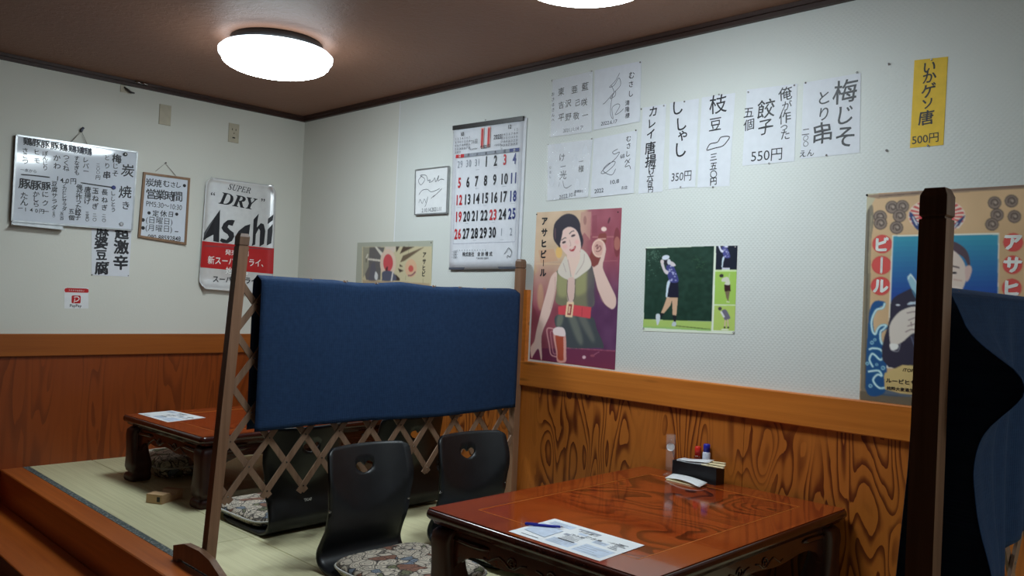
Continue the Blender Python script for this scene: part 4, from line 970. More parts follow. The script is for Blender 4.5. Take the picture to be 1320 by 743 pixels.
# --- sun-ray poster behind the cloth
P = Print('sun', (440, 290, 9.286), .004); S = P.S
t = thing('sunburst_poster', 'pale poster with a red sun disc and dark rays half hidden behind the cloth', 'poster', S.loc)
obj('sheet', S.sheet(.0008), M['paper_w'], t)
P.img[:] = (176, 178, 162)
P.poly([(250, 262), (1085, 258), (1075, 1200), (240, 1130)], (206, 194, 158), False)
P.poly([(262, 268), (520, 268), (480, 420), (470, 660), (300, 660), (262, 500)], (104, 100, 98), False); P.poly([(262, 268), (340, 270), (330, 500), (262, 640)], (160, 156, 136), False)
P.poly([(525, 262), (655, 262), (640, 330), (540, 330)], (214, 200, 186), False)
P.poly([(400, 262), (425, 262), (520, 360), (490, 390)], (220, 214, 200), False); P.line([(320, 410), (480, 430)], 22, (222, 214, 200)); P.line([(300, 400), (320, 350)], 14, (220, 216, 200)); P.line([(300, 400), (300, 450)], 8, (70, 66, 60))
P.poly([(655, 262), (700, 262), (660, 330)], (60, 48, 44), False); P.poly([(740, 262), (880, 262), (700, 350)], (84, 66, 52), False); P.poly([(930, 290), (1000, 262), (760, 430), (705, 450), (740, 370)], (110, 92, 72), False); P.poly([(700, 470), (740, 500), (700, 500)], (60, 44, 40), False); P.poly([(680, 520), (750, 550), (700, 570)], (60, 44, 40), False); P.poly([(650, 590), (700, 640), (700, 670), (640, 670)], (60, 44, 40), False)
P.ell(560, 460, 95, 170, (222, 196, 176)); P.ell(562, 455, 58, 105, (206, 78, 84)); P.poly([(535, 520), (560, 500), (550, 570), (530, 570)], (90, 40, 44))
P.ell(835, 520, 70, 110, (220, 180, 146)); P.ell(835, 525, 30, 40, (206, 92, 84)); P.line([(800, 610), (850, 600), (890, 560)], 14, (120, 60, 80))
P.poly([(340, 600), (360, 480), (400, 450), (420, 560), (440, 660), (330, 665)], (96, 94, 104)); P.poly([(400, 640), (410, 560), (440, 600), (430, 660)], (220, 220, 220)); P.poly([(490, 640), (500, 560), (610, 560), (660, 660), (500, 670)], (84, 88, 108)); P.line([(620, 560), (600, 680)], 16, (214, 210, 206))
P.poly([(260, 660), (1060, 700), (1060, 1100), (250, 1060)], (170, 140, 110), False, .6)
P.build(t, 1.0); S.off = .002
for y, ch in ((360, 'ア'), (440, 'サ'), (515, 'ヒ'), (585, 'ビ')): S.G(998 - (y - 360)*.04, y, ch, 66, jit=0, bold=.03, shear=.05)
S.stroke([(812, 225), (805, 350)], 4, 'ink_soft'); S.stroke([(980, 645), (980, 700)], 5); S.stroke([(775, 610), (772, 660)], 5)
S.finish(t); pin(t, S, 1080, 215)

# --- poster of a man holding a crab claw, framed with painted shells and waves
P = Print('man', (1105, 240, 5.304), .0024); S = P.S
t = thing('man_poster', 'vintage poster of a man on blue ground behind the nearer screen post', 'poster', S.loc)
obj('sheet', S.sheet(.0008), M['paper_w'], t)
P.img[:] = (206, 172, 132); P.img += P.mottle(7, 14, 9)[..., None]
P.poly([(66, 40), (150, 45), (110, 110), (60, 220), (64, 40)], (188, 180, 152), False)
P.poly([(140, 55), (1240, -15), (1240, 10), (600, 50), (200, 80), (140, 85)], (150, 124, 104)); P.line([(150, 70), (600, 35), (1200, 0)], 6, (96, 76, 66))
P.poly([(66, 180), (105, 130), (112, 250), (95, 400), (90, 740), (80, 1100), (80, 1450), (25, 1440), (45, 760), (55, 300)], (132, 122, 104)); P.line([(80, 160), (72, 500), (62, 1000), (55, 1380)], 9, (96, 90, 78)); P.line([(100, 200), (85, 420), (78, 600)], 6, (170, 156, 128))
P.poly([(20, 1400), (420, 1450), (1240, 1560), (1240, 1620), (20, 1470)], (108, 100, 84), False); P.poly([(95, 1340), (430, 1380), (430, 1440), (90, 1420)], (66, 88, 116), True, .8)
# waves at the left
P.poly([(85, 860), (120, 790), (180, 790), (190, 810), (130, 850), (110, 930), (125, 1015), (150, 960), (200, 950), (205, 975), (165, 1010), (170, 1070), (210, 1100), (205, 1240), (190, 1410), (70, 1420), (62, 1200), (70, 1050)], (34, 84, 138))
for pts in ([(190, 800), (175, 835), (130, 850), (100, 920), (105, 990), (125, 1015), (140, 980), (165, 955), (200, 955), (180, 980), (160, 1000), (165, 1070), (205, 1100)], [(80, 1120), (110, 1110), (160, 1120), (180, 1160), (160, 1190), (120, 1155), (100, 1150), (85, 1190), (110, 1240)], [(75, 1270), (110, 1265), (150, 1265), (170, 1300), (140, 1290), (110, 1330), (150, 1380), (190, 1380)]):
    P.line(pts, 16, (120, 190, 212)); P.line(pts, 7, (224, 238, 240))
for x, y, r in ((122, 1052, 10), (102, 1072, 13), (135, 1222, 10), (178, 1245, 14), (92, 1367, 13), (70, 1215, 12)): P.ell(x, y, r, r, (160, 210, 226)); P.ell(x, y, r*.5, r*.5, (34, 84, 138))
# coins / shells
for x, y in ((158, 210), (160, 255), (240, 145), (310, 140), (290, 205), (270, 285)) + tuple((610 + 1.1787*a, -26 + 1.1787*b_) for a, b_ in ((280, 120), (378, 110), (295, 190), (265, 245), (395, 200))):
    P.ell(x, y, 46, 44, (84, 72, 68)); P.ell(x, y, 40, 38, (142, 124, 112)); P.line([(x-22, y+14), (x-18, y-16), (x+10, y-22), (x+24, y+4), (x+2, y+18), (x-6, y)], 8, (80, 68, 64)); P.ell(x+6, y-2, 9, 7, (176, 158, 144))
# rising sun fan
cx, cy = 545, 205
P.ell(cx, cy, 196, 122, (226, 210, 196))
for k in range(24):
    a0 = math.radians(180 + k*15 - 90); a1 = a0 + math.radians(7.5)
    P.poly([(cx, cy), (cx + 190*math.cos(a0), cy + 118*math.sin(a0)), (cx + 190*math.cos(a1), cy + 118*math.sin(a1))], (206, 84, 80), False)
P.poly([(355, 200), (400, 260), (480, 300), (560, 315), (640, 300), (700, 265), (740, 200), (700, 230), (620, 290), (470, 290), (420, 250)], (40, 62, 112)); P.poly([(358, 190), (380, 190), (440, 290), (480, 318), (400, 290)], (52, 70, 120)); P.line([(390, 240), (430, 260), (470, 290), (560, 300), (640, 285)], 6, (220, 220, 224)); P.line([(380, 210), (410, 270)], 8, (224, 220, 220)); P.line([(660, 290), (690, 250)], 8, (224, 220, 220)); P.line([(690, 290), (720, 250)], 8, (224, 220, 220))
P.ell(cx, cy, 122, 66, (208, 70, 76))
# red discs with syllables drawn later
for x, y in ((172, 398), (168, 542), (162, 685)) + tuple((610 + 1.1787*a, -26 + 1.1787*b_) for a, b_ in ((388, 350), (385, 480), (380, 615))): P.ell(x, y, 68, 64, (202, 70, 68)); P.ell(x, y, 62, 58, (212, 84, 80))
# blue picture
pic = [(248, 345), (965, 330), (950, 1260), (210, 1238)]
P.poly([(240, 337), (972, 322), (958, 1270), (202, 1246)], (232, 228, 214), False)
for k in range(12):
    f = k/12; g = np.array((56, 146, 172))*(1-f) + np.array((34, 68, 150))*f; yy = 345 + f*420
    P.poly([(248 - f*16, yy), (965 - f*6, yy - 12), (960, 1260), (212, 1240)], tuple(g), False)
P.poly([(224, 900), (240, 780), (330, 720), (440, 680), (560, 690), (760, 720), (900, 800), (950, 900), (945, 1255), (214, 1236)], (52, 48, 66)); P.line([(560, 900), (640, 1080), (700, 1240)], 6, (30, 28, 44)); P.line([(370, 1030), (400, 1110), (440, 1170)], 9, (92, 96, 120))
P.poly([(415, 520), (430, 460), (470, 410), (560, 375), (660, 380), (740, 430), (770, 500), (765, 560), (700, 470), (480, 470), (450, 560), (435, 580)], (84, 66, 76))
P.poly([(455, 500), (520, 430), (640, 430), (730, 520), (745, 640), (700, 740), (640, 800), (520, 800), (460, 740), (440, 640)], (214, 196, 184)); P.poly([(740, 560), (775, 545), (785, 580), (765, 640), (745, 650)], (206, 176, 168))
P.line([(480, 560), (530, 545)], 9, (66, 50, 54)); P.line([(640, 545), (700, 560)], 9, (66, 50, 54)); P.ell(510, 590, 18, 8, (50, 40, 46)); P.ell(665, 595, 18, 8, (50, 40, 46)); P.line([(590, 570), (600, 660), (575, 670)], 6, (170, 136, 130)); P.line([(540, 720), (600, 730), (650, 715)], 10, (170, 84, 84)); P.poly([(655, 700), (700, 690), (790, 780), (700, 790), (650, 830), (640, 780)], (222, 208, 196)); P.line([(660, 640), (720, 650)], 10, (200, 170, 156))
# raised hand with a glass
P.poly([(228, 1080), (222, 960), (270, 880), (330, 840), (400, 825), (450, 850), (446, 900), (455, 960), (440, 1010), (380, 1010), (320, 1060), (280, 1085), (250, 1100)], (216, 206, 196))
for a in ([(340, 870), (400, 860), (410, 880)], [(350, 920), (410, 900), (440, 930)], [(345, 960), (400, 945), (445, 960)], [(330, 1000), (380, 980), (420, 1000)], [(370, 930), (372, 960)]): P.line(a, 7, (146, 122, 124))
P.poly([(225, 1080), (280, 1085), (275, 1115), (235, 1125)], (232, 230, 226)); P.line([(235, 1125), (280, 1130), (295, 1080)], 6, (150, 150, 160))
P.poly([(345, 640), (355, 610), (375, 605), (440, 720), (465, 800), (460, 880), (440, 830), (400, 760)], (150, 190, 206)); P.line([(350, 640), (365, 610), (400, 650), (450, 740)], 6, (226, 236, 238)); P.ell(395, 745, 8, 40, (70, 110, 140), 1, 0, -.5); P.poly([(345, 815), (360, 795), (400, 790), (440, 760), (455, 880), (410, 815)], (190, 204, 216)); P.ell(280, 815, 16, 6, (210, 214, 222))
# ticket
P.poly([(185, 1300), (190, 1280), (310, 1225), (640, 1240), (760, 1310), (750, 1400), (640, 1450), (300, 1420), (190, 1390)], (206, 180, 122), False)
P.build(t, 1.08); S.off = .0022
for (x, y), ch in zip(((172, 398), (168, 542), (162, 685)), 'ビ｜ル'): S.G(x, y, ch, 104, mat='white_ink', jit=0, bold=.05)
for (a, b_), ch in zip(((388, 350), (385, 480), (380, 615)), 'アサヒ'): S.G(610 + 1.1787*a, -26 + 1.1787*b_, ch, 106, mat='white_ink', jit=0, bold=.05)
S.G(366, 1262, 'ITOPIC', 30, jit=0, shear=.3, mat='ink'); S.G(322, 1340, 'ルービヒサア', 34, wx=1.15, jit=0, bold=.02); S.G(310, 1392, '純粋大麦酒生詰', 26, wx=1.1, jit=0, bold=.02)
S.finish(t); pin(t, S, 68, 62, mat='dark')
# ------------------------------------------------------------------ lattice folding screens
def make_screen(x, y_bot, y_top, y_wall, label, gap=.010):
    t = thing('lattice_screen', label, 'screen', (x, 0, 0), 0, 'expanding lattice screens')
    w = .019
    def post(yb, yt, front):
        def at(z): return yb + (yt - yb)*z/1.2
        mb = MB(); mb.loft([[(sx*w, at(z) + sy*w, z) for sx, sy in ((-1,-1),(1,-1),(1,1),(-1,1))] for z in (.03, 1.165)], 0, False); obj('post', mb, M['post'], t)
        mb = MB(); mb.loft([[(sx*(w-i), at(z) + sy*(w-i), z) for sx, sy in ((-1,-1),(1,-1),(1,1),(-1,1))] for i, z in ((.003, 1.165), (.003, 1.168), (0, 1.171), (0, 1.20), (.005, 1.212))], 0, False); obj('post_cap', mb, M['postdark'], t)
        poly = [(-.19, 0), (-.19, .045), (-.155, .066), (-.06, .07), (.06, .07), (.155, .066), (.19, .045), (.19, 0), (.15, 0), (.14, .016), (-.14, .016), (-.15, 0)]
        if front: poly = [(-.19, 0), (-.19, .052), (-.10, .078), (.02, .082), (.10, .07), (.19, .034), (.19, 0), (.15, 0), (.14, .016), (-.14, .016), (-.15, 0)]
        c = yb + (-.031 if front else 0); c0 = c - (.012 if front else .016); c1 = c + (.012 if front else .016)
        mb = MB(); mb.prism(poly, (c0, c1), lambda a, b_, d: (a, d, b_)); obj('foot', mb, M['post'], t)
    post(y_bot, y_top, True); post(y_wall, y_wall, False)
    # laths: two crossing families clipped to the posts
    yb = y_wall - .012; z0, z1 = .232, 1.055; sl = .775; pitch = .155
    hw = .0115; rv = MB()
    for fam in (1, -1):
        k = -14
        while k < 30:
            yb0 = -1.358 + pitch*k          # crosses z=.255 here
            P = [(yb0 + fam*sl*(z0 - .255), z0), (yb0 + fam*sl*(z1 - .255), z1)]
            # clip in y
            (u0, v0), (u1, v1) = P; lo, hi = 0.0, 1.0; d = u1 - u0
            for q_ in (0, 1):
                f0, f1 = [(u - y_bot - (y_top - y_bot)*v/1.2 - gap) if q_ == 0 else (yb - u) for u, v in ((u0, v0), (u1, v1))]
                if f0 < 0 and f1 < 0: lo, hi = 1, 0
                elif f0 < 0: lo = max(lo, f0/(f0 - f1))
                elif f1 < 0: hi = min(hi, f0/(f0 - f1))
            k += 1
            if hi - lo < .06: continue
            a = Vector((u0 + d*lo, v0 + (v1-v0)*lo)); b_ = Vector((u0 + d*hi, v0 + (v1-v0)*hi)); n = (b_ - a).normalized(); n = Vector((-n.y, n.x))*hw
            xx = (.001, .007) if fam == 1 else (-.007, -.001)
            mb = MB(); mb.prism([tuple(a-n), tuple(b_-n), tuple(b_+n), tuple(a+n)], xx, lambda p, q, dd: (dd, p, q)); obj('slat', mb, M['lath'], t)
    for j in range(9):
        z = .255 + .1*j; off = 0 if j % 2 == 0 else pitch/2
        for k in range(-2, 12):
            y = -1.358 + off + pitch*k
            if y_bot + (y_top - y_bot)*z/1.2 + gap < y < yb: rv.loft([[(xx, y + r*math.cos(2*PI*q/6), z + r*math.sin(2*PI*q/6)) for q in range(6)] for r, xx in ((.0035, .007), (.003, .0088))])
    tag(obj('rivets', rv, M['steel'], t), kind='stuff')
    return t
make_screen(2.13, -1.575, -1.50, -.036, 'brown wooden lattice screen between the two low tables, standing on arched feet')
make_screen(4.53, -1.625, -1.618, -.04, 'brown lattice screen cut off at the right edge, its post before the man poster', gap=.045)

def wav(y, z, ph): return .004*math.sin(9*y + ph) + .003*math.sin(23*y + 2*z + ph*2)
# navy cloth over the farther screen: one strip sewn into a loop
def cloth1(a, b_):
    """a along y, b around the loop"""
    y = -1.435 + 1.37*a; per = b_*2
    top = 1.064 + .004*math.sin(5*a*PI) - .006*abs(math.sin(a*13)); bot = .487 + .006*math.sin(7*a)
    if per <= 1: z = bot + (top - bot)*per; x = .034 + wav(y, z, .3)*(1 - per)
    else: z = top + (bot - top)*(per - 1); x = -.030 + wav(y, z, 2.0)*(per - 1)
    e = min(abs(per - 1)/.05, 1); x *= math.sqrt(1 - (1 - e)**2) if e < 1 else 1
    z += .012*(1 - e)*0
    return (x, y, z)
mb = MB(); mb.grid(60, 60, cloth1)
o = obj('cloth_cover', mb, M['navy'], loc=(2.13, 0, 0)); s_ = o.modifiers.new('thick', 'SOLIDIFY'); s_.thickness = .0015
tag(o, 'navy cloth hung over the farther lattice screen in the middle of the room', 'cloth', 'navy cloths on the lattice screens')
XE = [(.30, .075), (.45, .085), (.55, .092), (.642, .085), (.72, .062), (.80, .052), (.86, .066), (.90, .112), (.933, .124), (.96, .092), (.98, .050), (1.02, .030), (1.05, .020), (1.07, .004)]
XB = [(.30, -.066), (.45, -.060), (.61, -.050), (.784, -.038), (1.0, -.032), (1.04, -.022), (1.07, -.004)]
def lut(T, z):
    zs = [t[0] for t in T]; xs_ = [t[1] for t in T]
    return float(sum(np.interp(z + q, zs, xs_) for q in (-.022, -.011, 0, .011, .022))/5)
def cloth2(a, b_):
    per = b_*2; top = 1.066; y = -1.588 + 1.488*a**1.25; dy = y + 1.588; bot = .632 - .145*math.exp(-(dy/.22)**2)
    if per <= 1:
        z = bot + (top - bot)*per; f = 1 - per
        k = math.exp(-(dy/.15)**1.6)
        x = .032 + (lut(XE, z) - .032)*k + (.0065*math.sin(50*y)*min(1, f*3) + .007*math.sin(17*y + 2*z)*f)*(1 - k)
    else:
        z = top + (bot - top)*(per - 1); k = math.exp(-(dy/.25)**1.6)
        x = -.030 + (lut(XB, z) + .030)*k + wav(y, z, 2.0)*(per - 1)*(1 - k)
    e = min(abs(per - 1)/.04, 1); x *= math.sqrt(1 - (1 - e)**2) if e < 1 else 1
    return (x, y, z)
def cap2(a, b_):
    z = .487 + (1.064 - .487)*b_; x0, x1 = lut(XB, z), lut(XE, z)
    return (x0 + (x1 - x0)*a, -1.588 + .010*math.sin(PI*a)*(1 if x1 > .04 else .4) , z)
mb = MB(); mb.grid(100, 80, cloth2)
o = obj('cloth_cover', mb, M['navy'], loc=(4.53, 0, 0)); s_ = o.modifiers.new('thick', 'SOLIDIFY'); s_.thickness = .0015
tag(o, 'navy cloth bunched over the nearer lattice screen at the right edge of the photo', 'cloth', 'navy cloths on the lattice screens')
mb = MB(); mb.grid(12, 60, cap2); q = obj('end_fold', mb, M['navy'], o); s_ = q.modifiers.new('thick', 'SOLIDIFY'); s_.thickness = .0015

# ------------------------------------------------------------------ low tables
TH = .332
def make_table(label, W=.88, L=1.20, loc=(0, 0, 0), rotz=0):
    t = thing('low_table', label, 'table', loc, rotz, 'low lacquered tables')
    hx, hy = W/2, L/2; H = TH
    mb = MB()
    mb.ring(0, 0, hx, hy, [(.050, H-.062), (.040, H-.060), (.036, H-.050), (.020, H-.046), (.016, H-.036), (.006, H-.032), (.001, H-.026), (0, H-.018), (.002, H-.008), (.007, H-.002), (.012, H-.0034)], .022, 5)
    obj('table_edge', mb, M['table_dark'], t)
    # frame boards with mitred corners, centre panel set slightly lower
    bw = .125; ii = .011
    o_ = [(-hx+ii, -hy+ii), (hx-ii, -hy+ii), (hx-ii, hy-ii), (-hx+ii, hy-ii)]; i_ = [(-hx+bw, -hy+bw), (hx-bw, -hy+bw), (hx-bw, hy-bw), (-hx+bw, hy-bw)]
    for k in range(4):
        j = (k+1) % 4; mb = MB(); mb.prism([o_[k], o_[j], i_[j], i_[k]], (H-.005, H), lambda a, b_, d: (a, b_, d)); obj('frame_board', mb, M['table'], t)
    mb = MB(); mb.box(-hx+bw+.0012, -hy+bw+.0012, H-.004, hx-bw-.0012, hy-bw-.0012, H-.0008); obj('centre_panel', mb, M['inlay'], t)
    mb = MB()
    for k in range(4):
        j = (k+1) % 4; a = Vector(i_[k]); b_ = Vector(i_[j]); n = (b_-a).normalized(); n = Vector((-n.y, n.x))*.0012
        mb.prism([tuple(a-n), tuple(b_-n), tuple(b_+n), tuple(a+n)], (H-.003, H+.0004), lambda p, q, d: (p, q, d))
    obj('panel_bead', mb, M['rail'], t)
    # aprons
    top = H - .058
    def apron(n, lx, off, axis, s):
        """lx half length, off distance from centre"""
        pts = [(-lx, top), (lx, top)]
        K = 28; low = []
        for k in range(K+1):
            q = 1 - 2*k/K; aq = abs(q)*lx; e = lx - aq
            z = top - .062
            if e < .13: z -= .085*(1 - e/.13)**2.2
            z += .006*math.cos(aq/lx*PI*3)*(1 if e > .13 else 0)
            low.append((q*lx, z))
        poly = pts + low
        mb = MB()
        fn = (lambda a, b_, d: (a, s*(off) - s*d, b_)) if axis == 'x' else (lambda a, b_, d: (s*off - s*d, a, b_))
        # triangulated strip faces so the outline stays clean
        n_ = len(low); v0 = []; 
        for d in (0, .020):
            v0 += [fn(a, b_, d) for a, b_ in low] + [fn(a, top, d) for a, b_ in low]
        fs = []
        for k in range(n_-1):
            fs.append((k, k+1, n_+k+1, n_+k)); m2 = 2*n_; fs.append((m2+k, m2+n_+k, m2+n_+k+1, m2+k+1)); fs.append((k, m2+k, m2+k+1, k+1))
        mb.add(v0, fs); o = obj('apron', mb, M['table_dark'], t)
        # carved relief: a raised bar near each leg and a pair of scrolls in the middle
        cv = MB()
        for sg in (-1, 1):
            p = [fn(sg*a, top - .024 - .002*math.sin(a*30), -.001) for a in np.linspace(lx-.02, lx-.18, 6)]
            cv.tube(p, [.006, .010, .010, .010, .010, .004], 6)
            sp = []
            for k in range(14):
                th = k*.55; r = .020*(1 - k/16); sp.append(fn(sg*(.075 + r*math.cos(th)), top - .040 + r*math.sin(th), -.0005))
            cv.tube(sp, .0035, 5)
            cv.tube([fn(sg*a, top - .045 + .012*math.sin(a*60), -.0005) for a in np.linspace(.02, .20 if lx > .3 else .15, 9)], .003, 5)
        tag(obj('carving', cv, M['table_dark'], o), kind='stuff')
    apron('apron', hx - .085, hy - .044, 'x', 1); apron('apron', hx - .085, hy - .044, 'x', -1)
    apron('apron', hy - .085, hx - .044, 'y', 1); apron('apron', hy - .085, hx - .044, 'y', -1)
    # legs: squared, bulging at the knee, waisted, scrolled foot
    prof = [(0, .049, .002), (.010, .053, .002), (.026, .053, .001), (.036, .050, -.001), (.041, .044, -.006), (.050, .049, -.001), (.070, .053, 0), (.10, .051, .001), (.14, .046, .005), (.19, .043, .009), (.235, .044, .010), (.260, .045, .006), (top, .042, -.004)]
    for sx in (-1, 1):
        for sy in (-1, 1):
            cx, cy = sx*(hx - .068), sy*(hy - .068); loops = []
            for z, hw, off in prof:
                c0, c1 = cx + sx*off, cy + sy*off; r = .018; Lp = []
                for qx, qy, a0 in ((1, 1, 0), (-1, 1, PI/2), (-1, -1, PI), (1, -1, 1.5*PI)):
                    for k in range(4):
                        th = a0 + PI/2*k/3; Lp.append((c0 + qx*(hw-r) + r*math.cos(th), c1 + qy*(hw-r) + r*math.sin(th), z))
                loops.append(Lp)
            mb = MB(); mb.loft(loops); obj('leg', mb, M['table_leg'], t)
    return t
make_table('red-brown lacquered low table in the foreground with the glass and the black box on it', .88, 1.20, (3.335, -.624, 0), 0)
make_table('low table beyond the lattice screen by the left wall, a printed sheet on its corner', .83, 1.20, (.925, -.685, 0), math.radians(3.0))

# ------------------------------------------------------------------ legless floor chairs (bent plywood)
HOLE = [(0, .372), (.006, .381), (.016, .386), (.027, .384), (.034, .376), (.033, .366), (.024, .355), (.012, .347), (0, .343), (-.012, .347), (-.024, .355), (-.033, .366), (-.034, .376), (-.027, .384), (-.016, .386), (-.006, .381)]
HOLE = [(a*1.2, (b_ - .365)*1.0 + .357) for a, b_ in HOLE]
def chair_shell():
    W = .19
    # arc length along the profile from seat front to top of back
    prof = [(.36, .012), (.20, .010), (.06, .010), (.0, .012), (-.045, .030), (-.062, .065), (-.052, .105), (-.034, .15), (-.024, .20), (-.018, .27), (-.010, .36), (-.004, .445)]
    P = smooth_pts([Vector(p) for p in prof], False, 6)
    s = [0]
    for a, b_ in zip(P, P[1:]): s.append(s[-1] + (b_-a).length)
    Ltot = s[-1]
    # height -> arc length, for the hole
    zs = [p.y for p in P]
    def s_of_z(z):
        for i in range(len(P)-1, 0, -1):
            if zs[i-1] <= z <= zs[i]: return s[i-1] + (z - zs[i-1])/(zs[i]-zs[i-1])*(s[i]-s[i-1])
        return 0
    def pos(t):
        for i in range(len(P)-1):
            if t <= s[i+1] + 1e-9:
                f = (t - s[i])/(s[i+1]-s[i]); return P[i].lerp(P[i+1], f)
        return P[-1]
    def width(t):
        z = pos(t).y; f = t/Ltot
        if f < .45: return W*(.86 + .14*min(1, f/.12)) if f < .12 else W
        return W*(1.0 - .06*max(0, math.sin((z-.05)/.25*PI)) if z < .30 else 1.0) * (1 - .05*max(0, (z-.36)/.1))
    rc = .028
    pts = []; nu, nv = 16, 64
    for j in range(nv+1):
        t = Ltot*j/nv
        for i in range(nu+1):
            y = -1 + 2*i/nu; w = width(t)
            e = min(t, Ltot - t)
            if e < rc: w -= rc - math.sqrt(max(0, rc*rc - (rc-e)**2))
            pts.append((y*w, t))
    hole = [(a, s_of_z(b_)) for a, b_ in HOLE]
    cy = sum(h[1] for h in hole)/len(hole)
    pts = [p for p in pts if not (abs(p[0]) < .046 and abs(p[1]-cy) < .032)]
    n0 = len(pts); pts2 = pts + hole
    edges = [(n0+i, n0+(i+1) % len(hole)) for i in range(len(hole))]
    v, e, f, *_ = delaunay_2d_cdt([Vector(p) for p in pts2], edges, [], 0, 1e-5)
    def inhole(p):
        c = False; j = len(hole)-1
        for i in range(len(hole)):
            a, b_ = hole[i], hole[j]; j = i
            if (a[1] > p[1]) != (b_[1] > p[1]) and p[0] < (b_[0]-a[0])*(p[1]-a[1])/(b_[1]-a[1]) + a[0]: c = not c
        return c
    def place(p):
        y, t = p; q = pos(t); x, z = q.x, q.y
        if z > .05 and t > Ltot*.45:
            yc = .20 + 3.6*(y*y)                 # lower edge of the dished back
            k = max(0, z - yc)
            x -= .30*k
            x += .5*y*y*min(1, (z-.05)/.15)
        return (x, y, z)
    mb = MB(); fs = []
    for q in f:
        c = sum((Vector(v[i]) for i in q), Vector((0, 0)))/len(q)
        w = width(min(max(c.y, 0), Ltot))
        if inhole(c) or abs(c.x) > w + .001: continue
        fs.append(tuple(q))
    mb.add([place(p) for p in v], fs, 0, True)
    return mb
def make_chair(label, loc, rotz):
    t = thing('floor_chair', label, 'floor chair', loc, rotz, 'black legless floor chairs')
    mb = chair_shell(); o = obj('shell', mb, M['black_lacquer'], t)
    s_ = o.modifiers.new('thick', 'SOLIDIFY'); s_.thickness = .011; s_.offset = 0
    for sy in (-1, 1):
        mb = MB(); mb.lathe([(.006, 0), (.006, .003), (.003, .004)], 10); q = obj('screw', mb, M['steel'], t, loc=(-.004, sy*.178, .225), rot=(0, PI/2, 0))
    return t
def cushion(label, loc, rotz, mat='floral', W=.40, L=.40, T=.045):
    t = thing('seat_cushion', label, 'cushion', loc, rotz, 'flower-patterned seat cushions')
    mb = MB(); n = 44
    def outline(k, ins):
        a = 2*PI*k/n; e = .34
        c, s_ = math.cos(a), math.sin(a)
        return ((W/2-ins)*math.copysign(abs(c)**e, c)*(1 - .0*abs(s_)), (L/2-ins)*math.copysign(abs(s_)**e, s_))
    loops = []
    for ins, z in ((.05, 0), (.012, .004), (.003, T*.3), (0, T*.5), (.003, T*.7), (.014, T*.86), (.045, T*.97), (.10, T*1.03), (.16, T*1.05)):
        loops.append([(*outline(k, ins), z) for k in range(n)])
    mb.loft(loops); obj('pad', mb, M[mat], t)
    mb = MB(); mb.tube([(*outline(k, -.001), T*.5) for k in range(n)], .0045, 6, closed=True); obj('piping', mb, M['piping'], t)
    return t
ch = make_chair('black floor chair in front of the farther screen, beige flowered cushion on its seat', (2.43, -1.09, 0), 0)
dup(ch, (2.44, -.575, 0), math.radians(-2), 'black floor chair before the farther screen, close to the right wall')
dup(ch, (1.87, -1.045, 0), math.radians(180+2), 'black floor chair beyond the screen seen from behind, nearer the step')
dup(ch, (1.85, -.46, 0), math.radians(180), 'black floor chair beyond the screen seen from behind, nearer the right wall')
cushion('beige flowered cushion with white piping on the floor chair nearest the camera', (2.665, -1.08, .018), 0, W=.44, L=.41, T=.055)
cushion('bluish flowered cushion on the floor chair nearer the right wall', (2.67, -.575, .018), math.radians(-2), 'floral_blue', W=.44, L=.41, T=.05)
cushion('flowered cushion with white piping on the chair beyond the screen nearer the step', (1.63, -1.04, .018), math.radians(2), W=.42, L=.39, T=.05)
cushion('flowered cushion on the chair beyond the screen nearer the right wall', (1.61, -.46, .018), 0, W=.42, L=.39, T=.05)
cushion('thick flowered cushion on the mats seen under the far table', (.50, -.965, 0), math.radians(2), W=.38, L=.38, T=.105)
# maker mark on the back of the third chair
mb = MB(); vs, fs = glyph('TKAF', .03)
mb.add([(0, -a*.016*-1, b_*.016) for a, b_ in vs], fs)
_m = [c for c in COL.objects if c.name.startswith('floor_chair')]
_c = [c for c in _m if abs(c.location.x - 1.87) < 1e-4][0]
o = obj('maker_mark', mb, M['paper_w'], _c, loc=(-.050, .0, .135), rot=(0, math.radians(-18), PI), fix=False)

# small wooden block under the far table, arched underneath
t = thing('wooden_block', 'small pale wooden block with a cut-out lying under the far table', 'wooden block', (1.09, -1.296, 0), math.radians(30))
mb = MB(); pr = [(-.075, 0), (-.075, .042), (-.02, .042), (-.004, .026), (.028, .026), (.044, .042), (.075, .042), (.075, 0)]
mb.prism(pr, (-.042, .042), lambda a, b_, d: (d, a, b_)); obj('body', mb, M['lightwood'], t)
mb = MB(); mb.box(-.018, -.0765, .010, -.002, -.0752, .032); obj('label_patch', mb, M['dark'], t, loc=(.034, 0, 0))

